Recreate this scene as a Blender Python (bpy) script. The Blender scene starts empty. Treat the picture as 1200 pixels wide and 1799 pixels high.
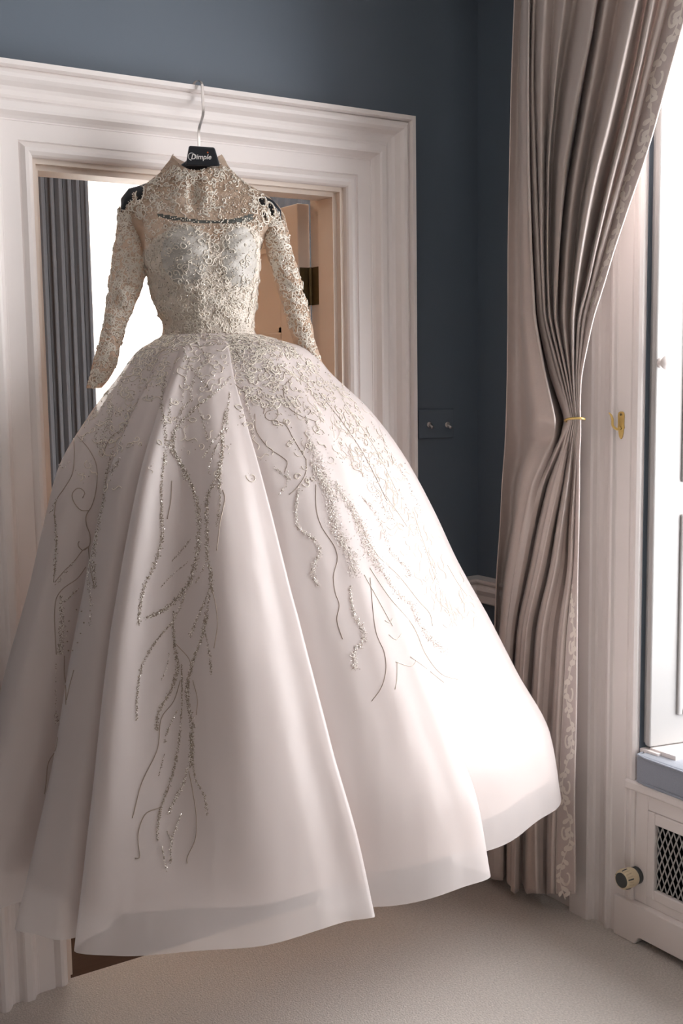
import bpy, bmesh, math, random
import numpy as np
from mathutils import Vector, Matrix
from mathutils.bvhtree import BVHTree

random.seed(7); rng = np.random.default_rng(11)
S = bpy.context.scene
COL = S.collection

# ------------------------------------------------------------------ camera
W, H = 1200, 1799
FPX, YAW, PITCH, ROLL = 2000.0, .5741, .1146, -.0139
CAM = np.array([0.0, -2.772, 1.55])
_f = np.array([math.sin(YAW) * math.cos(PITCH), math.cos(YAW) * math.cos(PITCH), -math.sin(PITCH)])
_r0 = np.array([math.cos(YAW), -math.sin(YAW), 0.0]); _u0 = np.cross(_r0, _f)
_r = math.cos(ROLL) * _r0 + math.sin(ROLL) * _u0
_u = -math.sin(ROLL) * _r0 + math.cos(ROLL) * _u0
cd = bpy.data.cameras.new('camera'); cam = bpy.data.objects.new('camera', cd); COL.objects.link(cam)
cd.sensor_fit = 'VERTICAL'; cd.sensor_height = 36.0; cd.sensor_width = 24.0
cd.lens = FPX / H * 36.0; cd.clip_start = .05; cd.clip_end = 100
M = Matrix.Identity(4)
for i in range(3):
    M[i][0] = _r[i]; M[i][1] = _u[i]; M[i][2] = -_f[i]; M[i][3] = CAM[i]
cam.matrix_world = M
S.camera = cam

# ------------------------------------------------------------------ light
wd = bpy.data.worlds.new('overcast_sky'); S.world = wd; wd.use_nodes = True
bg = wd.node_tree.nodes['Background']
bg.inputs[0].default_value = (.99, .985, 1.0, 1); bg.inputs[1].default_value = 9.4
S.view_settings.view_transform = 'Standard'; S.view_settings.look = 'None'
S.view_settings.exposure = 0.3; S.view_settings.gamma = 1.0; S.view_settings.use_curve_mapping = False
S.cycles.max_bounces = 8; S.cycles.diffuse_bounces = 5; S.cycles.glossy_bounces = 2; S.cycles.transmission_bounces = 4; S.cycles.transparent_max_bounces = 12
S.cycles.caustics_reflective = False; S.cycles.caustics_refractive = False
S.cycles.sample_clamp_indirect = 12.0

def portal(name, loc, rot, sx, sy):
    l = bpy.data.lights.new(name, 'AREA'); l.shape = 'RECTANGLE'; l.size = sx; l.size_y = sy
    l.cycles.is_portal = True
    o = bpy.data.objects.new(name, l); o.location = loc; o.rotation_euler = rot; COL.objects.link(o)
XW = 2.307          # window wall plane
YWIN0, YWIN1 = -.80, -2.45   # window opening at the sash
portal('window_portal', (2.76, (YWIN0 + YWIN1) / 2, 1.65), (0, math.pi / 2, 0), 2.2, 1.65)
portal('far_window_portal', (2.6, 3.10, 1.5), (-math.pi / 2, 0, 0), 1.15, 2.3)

# ------------------------------------------------------------------ pixel helpers
def ray(x, y): return _f + _r * (x - W / 2) / FPX - _u * (y - H / 2) / FPX
def on(x, y, ax, v):
    d = ray(x, y); return CAM + d * ((v - CAM[ax]) / d[ax])
P0 = np.array([1.29, -.2, 0]); NV = P0 - CAM; NV[2] = 0; NV /= np.linalg.norm(NV)
AX = np.array([NV[1], -NV[0], 0]); AY = -NV     # dress right (seen from camera) and dress front
def onp(x, y, off=0.0):
    d = ray(x, y); return CAM + d * (((P0 - CAM) @ NV + off) / (d @ NV))
def proj(P):
    d = np.asarray(P, float) - CAM; z = d @ _f
    return np.stack([W / 2 + FPX * (d @ _r) / z, H / 2 - FPX * (d @ _u) / z], -1)

# ------------------------------------------------------------------ materials
def srgb(r, g, b):
    f = lambda c: c / 12.92 if c <= .04045 else ((c + .055) / 1.055) ** 2.4
    return (f(r / 255), f(g / 255), f(b / 255), 1)
def mat(name, col, rough=.5, metal=0.0, var=0.0, vscale=8.0, bump=0.0, bscale=200.0, sheen=0.0, spec=.5,
        trans=0.0, clear=0.0, glow=None, detail=4.0, aniso=None, coat=0.0, bdist=.004):
    """procedural material: noise tinted base colour, noise bump, optional translucency / see-through"""
    m = bpy.data.materials.new(name); m.use_nodes = True
    nt = m.node_tree; N = nt.nodes; L = nt.links; p = N['Principled BSDF']; out = N['Material Output']
    p.inputs['Base Color'].default_value = col; p.inputs['Roughness'].default_value = rough
    p.inputs['Metallic'].default_value = metal; p.inputs['Specular IOR Level'].default_value = spec
    if sheen: p.inputs['Sheen Weight'].default_value = sheen; p.inputs['Sheen Roughness'].default_value = .4
    if coat: p.inputs['Coat Weight'].default_value = coat
    tc = N.new('ShaderNodeTexCoord')
    src = tc.outputs['Object']
    if aniso:
        mp = N.new('ShaderNodeMapping'); mp.inputs['Scale'].default_value = aniso
        L.new(src, mp.inputs[0]); src = mp.outputs[0]
    colsock = None
    if var:
        n = N.new('ShaderNodeTexNoise'); n.inputs['Scale'].default_value = vscale; n.inputs['Detail'].default_value = detail
        L.new(src, n.inputs['Vector'])
        r = N.new('ShaderNodeMix'); r.data_type = 'RGBA'
        r.inputs[6].default_value = tuple(c * (1 - var) for c in col[:3]) + (1,)
        r.inputs[7].default_value = tuple(min(1, c * (1 + var)) for c in col[:3]) + (1,)
        L.new(n.outputs[0], r.inputs[0]); L.new(r.outputs[2], p.inputs['Base Color']); colsock = r.outputs[2]
    if bump:
        n2 = N.new('ShaderNodeTexNoise'); n2.inputs['Scale'].default_value = bscale; n2.inputs['Detail'].default_value = 3
        L.new(src, n2.inputs['Vector'])
        b = N.new('ShaderNodeBump'); b.inputs['Strength'].default_value = bump; b.inputs['Distance'].default_value = bdist
        L.new(n2.outputs[0], b.inputs['Height']); L.new(b.outputs[0], p.inputs['Normal'])
    last = p.outputs[0]
    if trans:
        t = N.new('ShaderNodeBsdfTranslucent'); t.inputs[0].default_value = col
        if colsock: L.new(colsock, t.inputs[0])
        mx = N.new('ShaderNodeMixShader'); mx.inputs[0].default_value = trans
        L.new(last, mx.inputs[1]); L.new(t.outputs[0], mx.inputs[2]); last = mx.outputs[0]
    if clear:
        t = N.new('ShaderNodeBsdfTransparent')
        mx = N.new('ShaderNodeMixShader'); mx.inputs[0].default_value = clear
        L.new(last, mx.inputs[1]); L.new(t.outputs[0], mx.inputs[2]); last = mx.outputs[0]
    if glow:
        p.inputs['Emission Color'].default_value = glow[:3] + (1,); p.inputs['Emission Strength'].default_value = glow[3]
    L.new(last, out.inputs[0])
    return m

MT = dict(
    wall=mat('slate_blue_paint', srgb(98, 109, 121), .40, var=.05, vscale=3, bump=.05, bscale=90),
    white=mat('eggshell_trim_paint', srgb(236, 229, 226), .42, var=.03, vscale=5, bump=.03, bscale=60),
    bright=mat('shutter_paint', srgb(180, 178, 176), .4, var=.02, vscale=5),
    plaster=mat('cream_plaster', srgb(226, 223, 220), .8, var=.03),
    grey=mat('grey_plaster', srgb(160, 157, 154), .8, var=.03),
    ceil=mat('ceiling_paint', srgb(236, 232, 228), .8, var=.02),
    carpet=mat('carpet', srgb(206, 199, 192), .95, var=.38, vscale=170, bump=1.0, bscale=220, sheen=.3, detail=6),
    wood=mat('dark_floorboards', srgb(74, 54, 42), .8, spec=.1, var=.3, vscale=6, aniso=(1, 14, 1)),
    peach=mat('cream_gloss_door_paint', srgb(228, 214, 202), .4, var=.03),
    tan=mat('tan_wallpaper', srgb(196, 160, 126), .8, var=.06),
    organza=mat('white_organza', srgb(232, 224, 222), .38, var=.02, vscale=4, trans=.25, clear=.28, sheen=.3, bump=.35, bscale=3.2, bdist=.03, aniso=(1.6, 1.6, .5)),
    lining=mat('satin_lining', srgb(220, 203, 194), .45, trans=.25, var=.02),
    tulle=mat('champagne_tulle', srgb(212, 188, 166), .6, var=.22, vscale=60, trans=.45, clear=.10, bump=.9, bscale=160),
    corset=mat('ivory_lace', srgb(226, 216, 204), .5, var=.14, vscale=70, trans=.18, bump=.9, bscale=190),
    cup=mat('pale_grey_satin', srgb(184, 179, 172), .5, var=.12, vscale=30, bump=.3, bscale=120),
    lace=mat('ivory_cord_lace', srgb(240, 232, 220), .35, var=.12, vscale=80, trans=.15),
    cord=mat('pewter_cord', srgb(158, 144, 130), .4, metal=.15, var=.2, vscale=60),
    silver=mat('silver_beads', srgb(174, 161, 146), .25, metal=.35, var=.25, vscale=300),
    crystal=mat('crystal_beads', srgb(250, 244, 236), .08, metal=.15, spec=1.0, coat=1.0),
    pearl=mat('pearl_beads', srgb(244, 232, 214), .2, spec=.8, coat=.6),
    band=mat('charcoal_bar_strip', srgb(78, 80, 76), .6, var=.15, vscale=90),
    black=mat('black_plastic', srgb(30, 34, 40), .28, var=.1),
    chrome=mat('brushed_chrome', srgb(214, 208, 204), .3, metal=.85),
    letter=mat('white_print', srgb(235, 232, 228), .5),
    orange=mat('orange_print', srgb(226, 112, 60), .5),
    curtain=mat('taupe_satin', srgb(227, 215, 209), .34, var=.05, vscale=40, bump=.12, bscale=260, sheen=.25, trans=.18),
    trimb=mat('mauve_braid', srgb(208, 196, 192), .5, var=.06, vscale=90, bump=.2, bscale=400),
    scroll=mat('cream_braid_thread', srgb(243, 236, 228), .5, var=.05, vscale=90),
    brass=mat('polished_brass', srgb(226, 196, 124), .3, metal=.7, var=.08, vscale=60),
    oldbrass=mat('aged_brass', srgb(112, 100, 72), .4, metal=.7, var=.2, vscale=80),
    velvet=mat('grey_blue_velvet', srgb(142, 148, 160), .75, var=.06, vscale=200, sheen=.6, bump=.25, bscale=420),
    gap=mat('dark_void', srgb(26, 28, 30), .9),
    cream=mat('cream_plastic', srgb(224, 208, 176), .4),
    dgrey=mat('dark_grey_plastic', srgb(70, 74, 74), .5),
    drape=mat('charcoal_drape', srgb(70, 70, 73), .85, var=.1, vscale=60, sheen=.2),
    sheer=mat('white_voile', srgb(250, 247, 242), .7, trans=.6, clear=.15),
    glass=mat('window_glass', (1, 1, 1, 1), .05, clear=.93),
    lamp=mat('lit_lamp_shade', srgb(255, 214, 170), .6, glow=(1.0, .74, .52, 7.0)),
)

# ------------------------------------------------------------------ mesh helpers
def tag(o, label=None, cat=None, group=None, kind=None):
    for k, v in (('label', label), ('category', cat), ('group', group), ('kind', kind)):
        if v: o[k] = v
    return o
def empty(name, loc=(0, 0, 0)):
    o = bpy.data.objects.new(name, None); o.location = loc; o.empty_display_size = .05; COL.objects.link(o); return o
def obj(name, V, F, m, parent=None, smooth=False, m2=None):
    me = bpy.data.meshes.new(name); me.from_pydata([tuple(map(float, v)) for v in V], [], [tuple(f) for f in F])
    if smooth: me.polygons.foreach_set('use_smooth', [True] * len(me.polygons))
    me.materials.append(m); me.update()
    o = bpy.data.objects.new(name, me); COL.objects.link(o)
    if parent is not None:
        o.parent = parent; o.matrix_parent_inverse = Matrix.Translation(-parent.location) if parent.type == 'EMPTY' else Matrix.Identity(4)
    return o
def struct(name, V, F, m, parent=None, smooth=False):
    o = obj(name, V, F, m, parent, smooth)
    if parent is None: o['kind'] = 'structure'
    return o
def box(x0, x1, y0, y1, z0, z1):
    V = [(x, y, z) for x in (x0, x1) for y in (y0, y1) for z in (z0, z1)]
    F = [(0, 1, 3, 2), (4, 6, 7, 5), (0, 4, 5, 1), (2, 3, 7, 6), (0, 2, 6, 4), (1, 5, 7, 3)]
    return V, F
class MB:
    def __init__(s): s.V = []; s.F = []
    def add(s, V, F):
        n = len(s.V); s.V += [tuple(v) for v in V]; s.F += [tuple(i + n for i in f) for f in F]; return s
    def box(s, *a): return s.add(*box(*a))
    def build(s, name, m, parent=None, smooth=False): return obj(name, s.V, s.F, m, parent, smooth)
def bevel(o, w=.004, seg=2):
    md = o.modifiers.new('bevel', 'BEVEL'); md.width = w; md.segments = seg; md.limit_method = 'ANGLE'; return o
def grid_faces(r, c, closed=False):
    F = []
    for i in range(r - 1):
        for j in range(c if closed else c - 1):
            k = (j + 1) % c; F.append((i * c + j, i * c + k, (i + 1) * c + k, (i + 1) * c + j))
    return F
def tube(P, rad, n=6, cap=True):
    """swept tube along points P; rad scalar or per-point"""
    P = np.asarray(P, float); m = len(P); rad = np.broadcast_to(np.asarray(rad, float), (m,))
    T = np.gradient(P, axis=0); T /= np.linalg.norm(T, axis=1)[:, None] + 1e-12
    up = np.array([0, 0, 1.0]); 
    if abs(T[0] @ up) > .9: up = np.array([1.0, 0, 0])
    V = []; nrm = np.cross(T[0], up); nrm /= np.linalg.norm(nrm)
    for i in range(m):
        nrm = nrm - T[i] * (nrm @ T[i]); nrm /= np.linalg.norm(nrm) + 1e-12
        b = np.cross(T[i], nrm)
        for k in range(n):
            a = 2 * math.pi * k / n; V.append(P[i] + rad[i] * (math.cos(a) * nrm + math.sin(a) * b))
    F = grid_faces(m, n, True)
    if cap: F += [tuple(range(n))[::-1], tuple((m - 1) * n + k for k in range(n))]
    return V, F
def lathe(prof, n=24):
    """profile [(r,h)] about +z"""
    V = []
    for r, h in prof:
        for k in range(n):
            a = 2 * math.pi * k / n; V.append((r * math.cos(a), r * math.sin(a), h))
    F = grid_faces(len(prof), n, True) + [tuple(range(n))[::-1], tuple((len(prof) - 1) * n + k for k in range(n))]
    return V, F
def xf(V, M_): return [tuple(M_ @ Vector(v)) for v in V]
def pchip(x, y, xi):
    x = np.asarray(x, float); y = np.asarray(y, float); xi = np.asarray(xi, float)
    h = np.diff(x); dl = np.diff(y) / h; m = np.zeros_like(y)
    m[1:-1] = np.where(dl[:-1] * dl[1:] > 0, 2 * dl[:-1] * dl[1:] / (dl[:-1] + dl[1:] + 1e-12), 0); m[0] = dl[0]; m[-1] = dl[-1]
    i = np.clip(np.searchsorted(x, xi) - 1, 0, len(h) - 1); t = (xi - x[i]) / h[i]
    return (2*t**3-3*t**2+1)*y[i]+(t**3-2*t**2+t)*h[i]*m[i]+(-2*t**3+3*t**2)*y[i+1]+(t**3-t**2)*h[i]*m[i+1]
def crom(P, n, closed=False):
    P = np.asarray(P, float); N = len(P); out = []
    for i in range(N if closed else N - 1):
        g = (lambda k: P[k % N]) if closed else (lambda k: P[min(max(k, 0), N - 1)] + (0 if 0 <= k < N else 1) * ((P[0] - P[1]) if k < 0 else (P[-1] - P[-2])))
        p0, p1, p2, p3 = g(i - 1), g(i), g(i + 1), g(i + 2)
        d = lambda a, b: max(np.linalg.norm(b - a), 1e-6) ** .5
        t1 = d(p0, p1); t2 = t1 + d(p1, p2); t3 = t2 + d(p2, p3)
        for t in np.linspace(t1, t2, 40, endpoint=False):
            A1=(t1-t)/t1*p0+t/t1*p1; A2=(t2-t)/(t2-t1)*p1+(t-t1)/(t2-t1)*p2; A3=(t3-t)/(t3-t2)*p2+(t-t2)/(t3-t2)*p3
            B1=(t2-t)/t2*A1+t/t2*A2; B2=(t3-t)/(t3-t1)*A2+(t-t1)/(t3-t1)*A3
            out.append((t2-t)/(t2-t1)*B1+(t-t1)/(t2-t1)*B2)
    out = np.array(out + ([P[0]] if closed else [P[-1]]))
    L = np.r_[0, np.cumsum(np.linalg.norm(np.diff(out, axis=0), axis=1))]
    s = np.linspace(0, L[-1], n, endpoint=not closed)
    return np.stack([np.interp(s, L, out[:, k]) for k in range(P.shape[1])], 1)

# ================================================================== THE ROOM
XL, XR, ZO = .914, 1.8135, 2.094       # door opening
CW = .206                              # casing width
TH = .15                               # wall thickness
ZC = 3.0
X0, Y0 = -2.6, -4.6
def wall_with_hole(name, axis, p0, p1, a0, a1, z1, h, m):
    """wall slab between planes p0,p1 on axis, spanning a0..a1, hole h=(b0,b1,zb0,zb1)"""
    b = MB()
    def seg(u0, u1, z0, zz1):
        if u1 - u0 < 1e-5 or zz1 - z0 < 1e-5: return
        if axis == 1: b.box(u0, u1, p0, p1, z0, zz1)
        else: b.box(p0, p1, u0, u1, z0, zz1)
    seg(a0, h[0], 0, z1); seg(h[1], a1, 0, z1); seg(h[0], h[1], h[3], z1); seg(h[0], h[1], 0, h[2])
    o = b.build(name, m); o['kind'] = 'structure'; return o
wall_with_hole('wall_back', 1, 0, TH, X0, XW, ZC, (XL, XR, 0, ZO), MT['wall'])
YR0, YR1 = -.685, -2.56                # recess opening in window wall
wall_with_hole('wall_right', 0, XW, XW + .10, Y0, 0, ZC, (YR1, YR0, 0, 2.86), MT['wall'])
struct('wall_left', *box(X0 - .1, X0, Y0, TH, 0, ZC), MT['grey'])
struct('wall_front', *box(X0 - .1, XW + .1, Y0 - .1, Y0, 0, ZC), MT['plaster'])
struct('ceiling', *box(X0 - .1, XW + .6, Y0 - .1, TH, ZC, ZC + .1), MT['ceil'])
struct('floor', *box(X0 - .1, XW + .45, Y0 - .1, .004, -.08, 0), MT['carpet'])

# recess: outer wall with sash window, splayed reveal, head and sill
XO = 2.74
b = MB(); 
b.box(XO, XO + .1, Y0, YWIN1, 0, ZC); b.box(XO, XO + .1, YWIN0, -.3, 0, ZC)
b.box(XO, XO + .1, YWIN1, YWIN0, 0, .52); b.box(XO, XO + .1, YWIN1, YWIN0, 2.80, ZC)
o = b.build('wall_outer', MT['white']); o['kind'] = 'structure'
win = empty('window_1', (XO, (YWIN0 + YWIN1) / 2, .52)); win['kind'] = 'structure'
yc = (YWIN0 + YWIN1) / 2
fr = MB(); fr.box(XO + .01, XO + .07, YWIN1, YWIN1 + .05, .52, 2.8); fr.box(XO + .01, XO + .07, YWIN0 - .05, YWIN0, .52, 2.8)
fr.box(XO + .01, XO + .07, YWIN1, YWIN0, .52, .59); fr.box(XO + .01, XO + .07, YWIN1, YWIN0, 2.74, 2.8); fr.box(XO + .01, XO + .06, YWIN1, YWIN0, 1.64, 1.69)
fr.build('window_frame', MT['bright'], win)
for z0, z1 in ((.59, 1.64), (1.69, 2.74)):
    bar = MB(); bar.box(XO + .025, XO + .05, yc - .011, yc + .011, z0, z1); bar.box(XO + .025, XO + .05, YWIN1 + .05, YWIN0 - .05, (z0 + z1) / 2 - .011, (z0 + z1) / 2 + .011)
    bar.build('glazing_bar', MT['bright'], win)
    for ya, yb in ((YWIN1 + .05, yc - .011), (yc + .011, YWIN0 - .05)):
        for za, zb in ((z0, (z0 + z1) / 2 - .011), ((z0 + z1) / 2 + .011, z1)):
            obj('pane', [(XO + .038, ya, za), (XO + .038, yb, za), (XO + .038, yb, zb), (XO + .038, ya, zb)], [(0, 1, 2, 3)], MT['glass'], win)
# reveals (splayed board behind the shutters), head
def slab(p, q, z0, z1, t):
    p = np.array(p, float); q = np.array(q, float); d = q - p; d /= np.linalg.norm(d); n = np.array([-d[1], d[0]]) * t
    c = [p, q, q + n, p + n]; V = [(a[0], a[1], z) for z in (z0, z1) for a in c]
    return V, [(3, 2, 1, 0), (4, 5, 6, 7), (0, 1, 5, 4), (1, 2, 6, 5), (2, 3, 7, 6), (3, 0, 4, 7)]
SA, SB = (XW + .008, -.694), (XO, -.790)
struct('trim_5', *slab((XW + .0, -.672), (XO, -.772), .4, 2.86, .03), MT['white'])
struct('trim_6', *slab((XO, YWIN1 - .03), (XW, YR1 - .02), .4, 2.86, .03), MT['white'])
struct('trim_7', *box(XW, XO, YR1 - .05, -.3, 2.86, 2.9), MT['white'])

# ---------------------------------------------------------------- door casing, mitred
CP = [(0, 0), (0, .014), (.02, .020), (.06, .026), (.10, .026), (.14, .020), (.165, .016), (.175, .022), (.19, .022), (.38, .022), (.385, .024), (.40, .024),
      (.43, .030), (.455, .040), (.47, .046), (.50, .048), (.57, .048), (.59, .045), (.61, .037), (.65, .034), (.70, .035), (.74, .040), (.765, .050), (.78, .056),
      (.82, .064), (.86, .066), (.90, .062), (.925, .054), (.93, .060), (.945, .070), (1.0, .070), (1.0, 0)]
V = []
for t, d in CP:
    w = t * CW
    V += [(XL - w, -d, 0), (XL - w, -d, ZO + w), (XR + w, -d, ZO + w), (XR + w, -d, 0)]
F = []
n = len(CP)
for i in range(n - 1):
    for k in range(3):
        a = i * 4 + k; F.append((a, a + 4, a + 5, a + 1))
F.append(tuple(i * 4 for i in range(n))); F.append(tuple(i * 4 + 3 for i in range(n))[::-1])
struct('trim_1', V, F, MT['white'])
# jamb lining with stop
b = MB(); b.box(XL - .0, XL + .012, 0, TH + .01, 0, ZO); b.box(XR - .012, XR, 0, TH + .01, 0, ZO); b.box(XL + .012, XR - .012, 0, TH + .01, ZO - .012, ZO)
b.box(XR - .024, XR - .012, .02, .10, 0, ZO - .012); b.box(XL + .012, XL + .024, .02, .10, 0, ZO - .012); b.box(XL + .024, XR - .024, .02, .10, ZO - .024, ZO - .012)
o = b.build('trim_2', MT['peach']); o['kind'] = 'structure'
# chair rail, two lengths meeting in the corner
RP = [(0, .845), (.012, .845), (.018, .85), (.020, .872), (.028, .880), (.034, .890), (.034, .900), (.028, .906), (.022, .908), (.026, .914), (.038, .918), (.040, .926), (.0, .930)]
V = []; F = []
for d, z in RP: V += [(XR + CW, -d, z), (XW - d, -d, z)]
for i in range(len(RP) - 1): F.append((2 * i, 2 * i + 1, 2 * i + 3, 2 * i + 2))
struct('trim_3', V, F, MT['white'])
V = []; F = []
for d, z in RP: V += [(XW - d, -d, z), (XW - d, -.452, z)]
for i in range(len(RP) - 1): F.append((2 * i, 2 * i + 1, 2 * i + 3, 2 * i + 2))
struct('trim_4', V, F, MT['white'])
BP = [(0, 0), (.018, 0), (.018, .12), (.010, .15), (0, .16)]
for nm, a, c in (('baseboard_back', (XR + CW, 0), (XW, 0)),):
    V = []; F = []
    for d, z in BP: V += [(a[0], -d, z), (XW - d, -d, z)]
    for i in range(len(BP) - 1): F.append((2 * i, 2 * i + 1, 2 * i + 3, 2 * i + 2))
    struct(nm, V, F, MT['white'])
V = []; F = []
for d, z in BP: V += [(XW - d, -d, z), (XW - d, -.452, z)]
for i in range(len(BP) - 1): F.append((2 * i, 2 * i + 1, 2 * i + 3, 2 * i + 2))
struct('baseboard_right', V, F, MT['white'])

# window casing: moulded upright, (along -y, proud of wall)
WP = [(-.452, 0), (-.452, .028), (-.456, .034), (-.460, .036), (-.524, .036), (-.530, .032), (-.531, .018), (-.536, .013), (-.550, .010), (-.566, .012), (-.578, .017),
      (-.584, .026), (-.590, .028), (-.596, .026), (-.599, .018), (-.602, .016), (-.648, .016), (-.651, .013), (-.654, .016), (-.668, .020), (-.676, .020), (-.682, .014), (-.684, -.02)]
V = [(XW - d, y, z) for y, d in WP for z in (0, 2.95)]
F = [(2 * i, 2 * i + 1, 2 * i + 3, 2 * i + 2) for i in range(len(WP) - 1)] + [tuple(2 * i + 1 for i in range(len(WP)))]
struct('trim_8', V, F, MT['white'])

# ================================================================== NEXT ROOM
XF0, XF1, YF = .1, 4.4, 3.15
struct('floor', *box(XF0, XF1, .004, YF, -.08, -.006), MT['wood'])
struct('ceiling', *box(XF0, XF1, TH, YF, 2.9, 3.0), MT['ceil'])
wall_with_hole('wall_far', 1, YF - .05, YF + .05, XF0, XF1, 2.9, (2.05, 3.15, .35, 2.72), MT['tan'])
struct('wall_far_left', *box(XF0 - .1, XF0, TH, YF, 0, 2.9), MT['tan'])
struct('wall_far_right', *box(XF1, XF1 + .1, TH, YF, 0, 2.9), MT['tan'])
w2 = empty('window_2', (2.6, YF, .35)); w2['kind'] = 'structure'
b = MB(); b.box(2.05, 2.1, YF - .03, YF + .03, .35, 2.72); b.box(3.1, 3.15, YF - .03, YF + .03, .35, 2.72); b.box(2.05, 3.15, YF - .03, YF + .03, .35, .41)
b.box(2.05, 3.15, YF - .03, YF + .03, 2.66, 2.72); b.box(2.05, 3.15, YF - .02, YF + .02, 1.5, 1.55)
b.build('window_frame', MT['bright'], w2)
for z0, z1 in ((.41, 1.5), (1.55, 2.66)):
    obj('pane', [(2.1, YF, z0), (3.1, YF, z0), (3.1, YF, z1), (2.1, YF, z1)], [(0, 1, 2, 3)], MT['glass'], w2)
def hanging(name, x0, x1, y, z0, z1, m, label, cat, pleats, amp, group=None, parent=None):
    n = pleats * 10 + 1; V = []; rows = 14
    ph = rng.uniform(-.6, .6, n)
    for i in range(rows):
        t = i / (rows - 1)
        for j in range(n):
            u = j / (n - 1); a = u * pleats * 2 * math.pi
            V.append((x0 + (x1 - x0) * u + .25 * amp * math.sin(2 * a + .8), y + amp * math.sin(a + .5 * math.sin(u * 17)) * (.75 + .25 * t), z1 + (z0 - z1) * t))
    o = obj(name, V, grid_faces(rows, n), m, None, True)
    sd = o.modifiers.new('thickness', 'SOLIDIFY'); sd.thickness = .003
    return tag(o, label, cat, group)
hanging('sheer_curtain', 2.0, 3.2, YF - .11, .02, 2.8, MT['sheer'], 'bright white sheer curtain over the window in the room beyond', 'curtain', 16, .018)
hanging('dark_curtain', 1.885, 2.16, YF - .24, .02, 2.86, MT['drape'], 'charcoal pleated curtain left of the bright window beyond the doorway', 'curtain', 6, .014, 'charcoal curtains in the next room')
hanging('dark_curtain', 3.02, 3.75, YF - .24, .02, 2.86, MT['drape'], 'charcoal curtain seen above the open door in the next room', 'curtain', 9, .014, 'charcoal curtains in the next room')
# ceiling lamp of the next room
lp = tag(empty('ceiling_lamp', (1.25, 1.2, 2.9)), 'warm glowing ceiling lamp of the room beyond the doorway', 'lamp')
V, F = lathe([(.05, 0), (.05, -.02), (.012, -.03), (.012, -.2)], 16); obj('ceiling_rose', xf(V, Matrix.Translation((1.25, 1.2, 2.9))), F, MT['brass'], lp, True)
V, F = lathe([(.02, -.2), (.10, -.21), (.15, -.27), (.16, -.33), (.12, -.39), (.03, -.41)], 24); obj('lamp_shade', xf(V, Matrix.Translation((1.25, 1.2, 2.9))), F, MT['lamp'], lp, True)

# open door, hinged on the right jamb, standing into the next room
dr = empty('door_1', (XR - .03, .165, 0)); dr['kind'] = 'structure'
xa, xb, ya, yb = XR - .053, XR - .012, .166, .986
core = MB(); core.box(xa + .008, xb - .008, ya + .02, yb - .02, .02, 2.06)
core.build('door_core', MT['peach'], dr)
for y0, y1, z0, z1 in ((ya, ya + .11, .01, 2.07), (yb - .11, yb, .01, 2.07)):
    bevel(MB().box(xa, xb, y0, y1, z0, z1).build('door_stile', MT['peach'], dr), .003)
for z0, z1 in ((.01, .24), (.92, 1.10), (1.60, 1.70), (1.96, 2.07)):
    bevel(MB().box(xa, xb, ya + .11, yb - .11, z0, z1).build('door_rail', MT['peach'], dr), .003)
for z0, z1 in ((.24, .92), (1.10, 1.60), (1.70, 1.96)):
    f_ = MB(); y0, y1 = ya + .11, yb - .11
    f_.box(xa + .001, xa + .008, y0, y0 + .015, z0, z1); f_.box(xa + .001, xa + .008, y1 - .015, y1, z0, z1)
    f_.box(xa + .001, xa + .008, y0, y1, z0, z0 + .015); f_.box(xa + .001, xa + .008, y0, y1, z1 - .015, z1)
    f_.build('panel_moulding', MT['peach'], dr)
hz = 1.83
for z in (hz, .35):
    hb = MB(); hb.box(XR - .014, XR - .0115, .106, .152, z - .055, z + .055); hb.box(xa + .004, xb, .163, .1665, z - .055, z + .055)
    hb.add(*tube([(XR - .016, .158, z - .055), (XR - .016, .158, z + .055)], .006, 10))
    hb.build('hinge', MT['oldbrass'], dr)

# ================================================================== WINDOW SEAT, SHUTTER, SMALL FITTINGS
seat = tag(empty('window_bench', (XW, -1.4, 0)), 'white painted window seat with mesh radiator grille under grey cushion', 'window seat')
YS0, YS1 = -.645, -2.6
XS = XW - .008
GY0, GY1, GZ0, GZ1 = -.752, -2.35, .168, .352
b = MB()
b.box(XS, XS + .02, -.725, YS0, .115, .43); b.box(XS, XS + .02, YS1, -2.4, .115, .43)
b.box(XS, XS + .02, -2.4, -.725, .385, .43); b.box(XS, XS + .02, -2.4, -.725, .115, .14)
bevel(b.build('front_frame', MT['white'], seat), .0015, 1)
b = MB()
for a in ((-.727, GY0, GZ0 - .028, GZ1 + .032), (GY1, -2.398, GZ0 - .028, GZ1 + .032)): b.box(XS - .004, XS + .012, min(a[:2]), max(a[:2]), a[2], a[3])
b.box(XS - .004, XS + .012, GY1, GY0, GZ1, GZ1 + .032); b.box(XS - .004, XS + .012, GY1, GY0, GZ0 - .028, GZ0)
bevel(b.build('grille_frame', MT['white'], seat), .003, 2)
g = MB()
step, ang = .034, .070
yy = GY0 + .3
def clipseg(p, q):
    (y0, z0), (y1, z1) = p, q; t0, t1 = 0, 1
    for d, lo, hi, s in ((y1 - y0, GY1, GY0, y0), (z1 - z0, GZ0, GZ1, z0)):
        if abs(d) < 1e-9: continue
        a_, b_ = sorted(((lo - s) / d, (hi - s) / d)); t0 = max(t0, a_); t1 = min(t1, b_)
    return (t0, t1) if t1 - t0 > .02 else None
for k in range(-8, 90):
    for s in (1, -1):
        y0 = GY0 - k * step * .55
        p, q = (y0, GZ0), (y0 + s * (GZ1 - GZ0) * .42, GZ1)
        c_ = clipseg(p, q)
        if not c_: continue
        A = np.array([XS + .006 + (.001 if s > 0 else 0), p[0], p[1]]); B = np.array([XS + .006 + (.001 if s > 0 else 0), q[0], q[1]])
        g.add(*tube([A + (B - A) * c_[0], A + (B - A) * c_[1]], .0022, 4, False))
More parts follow.
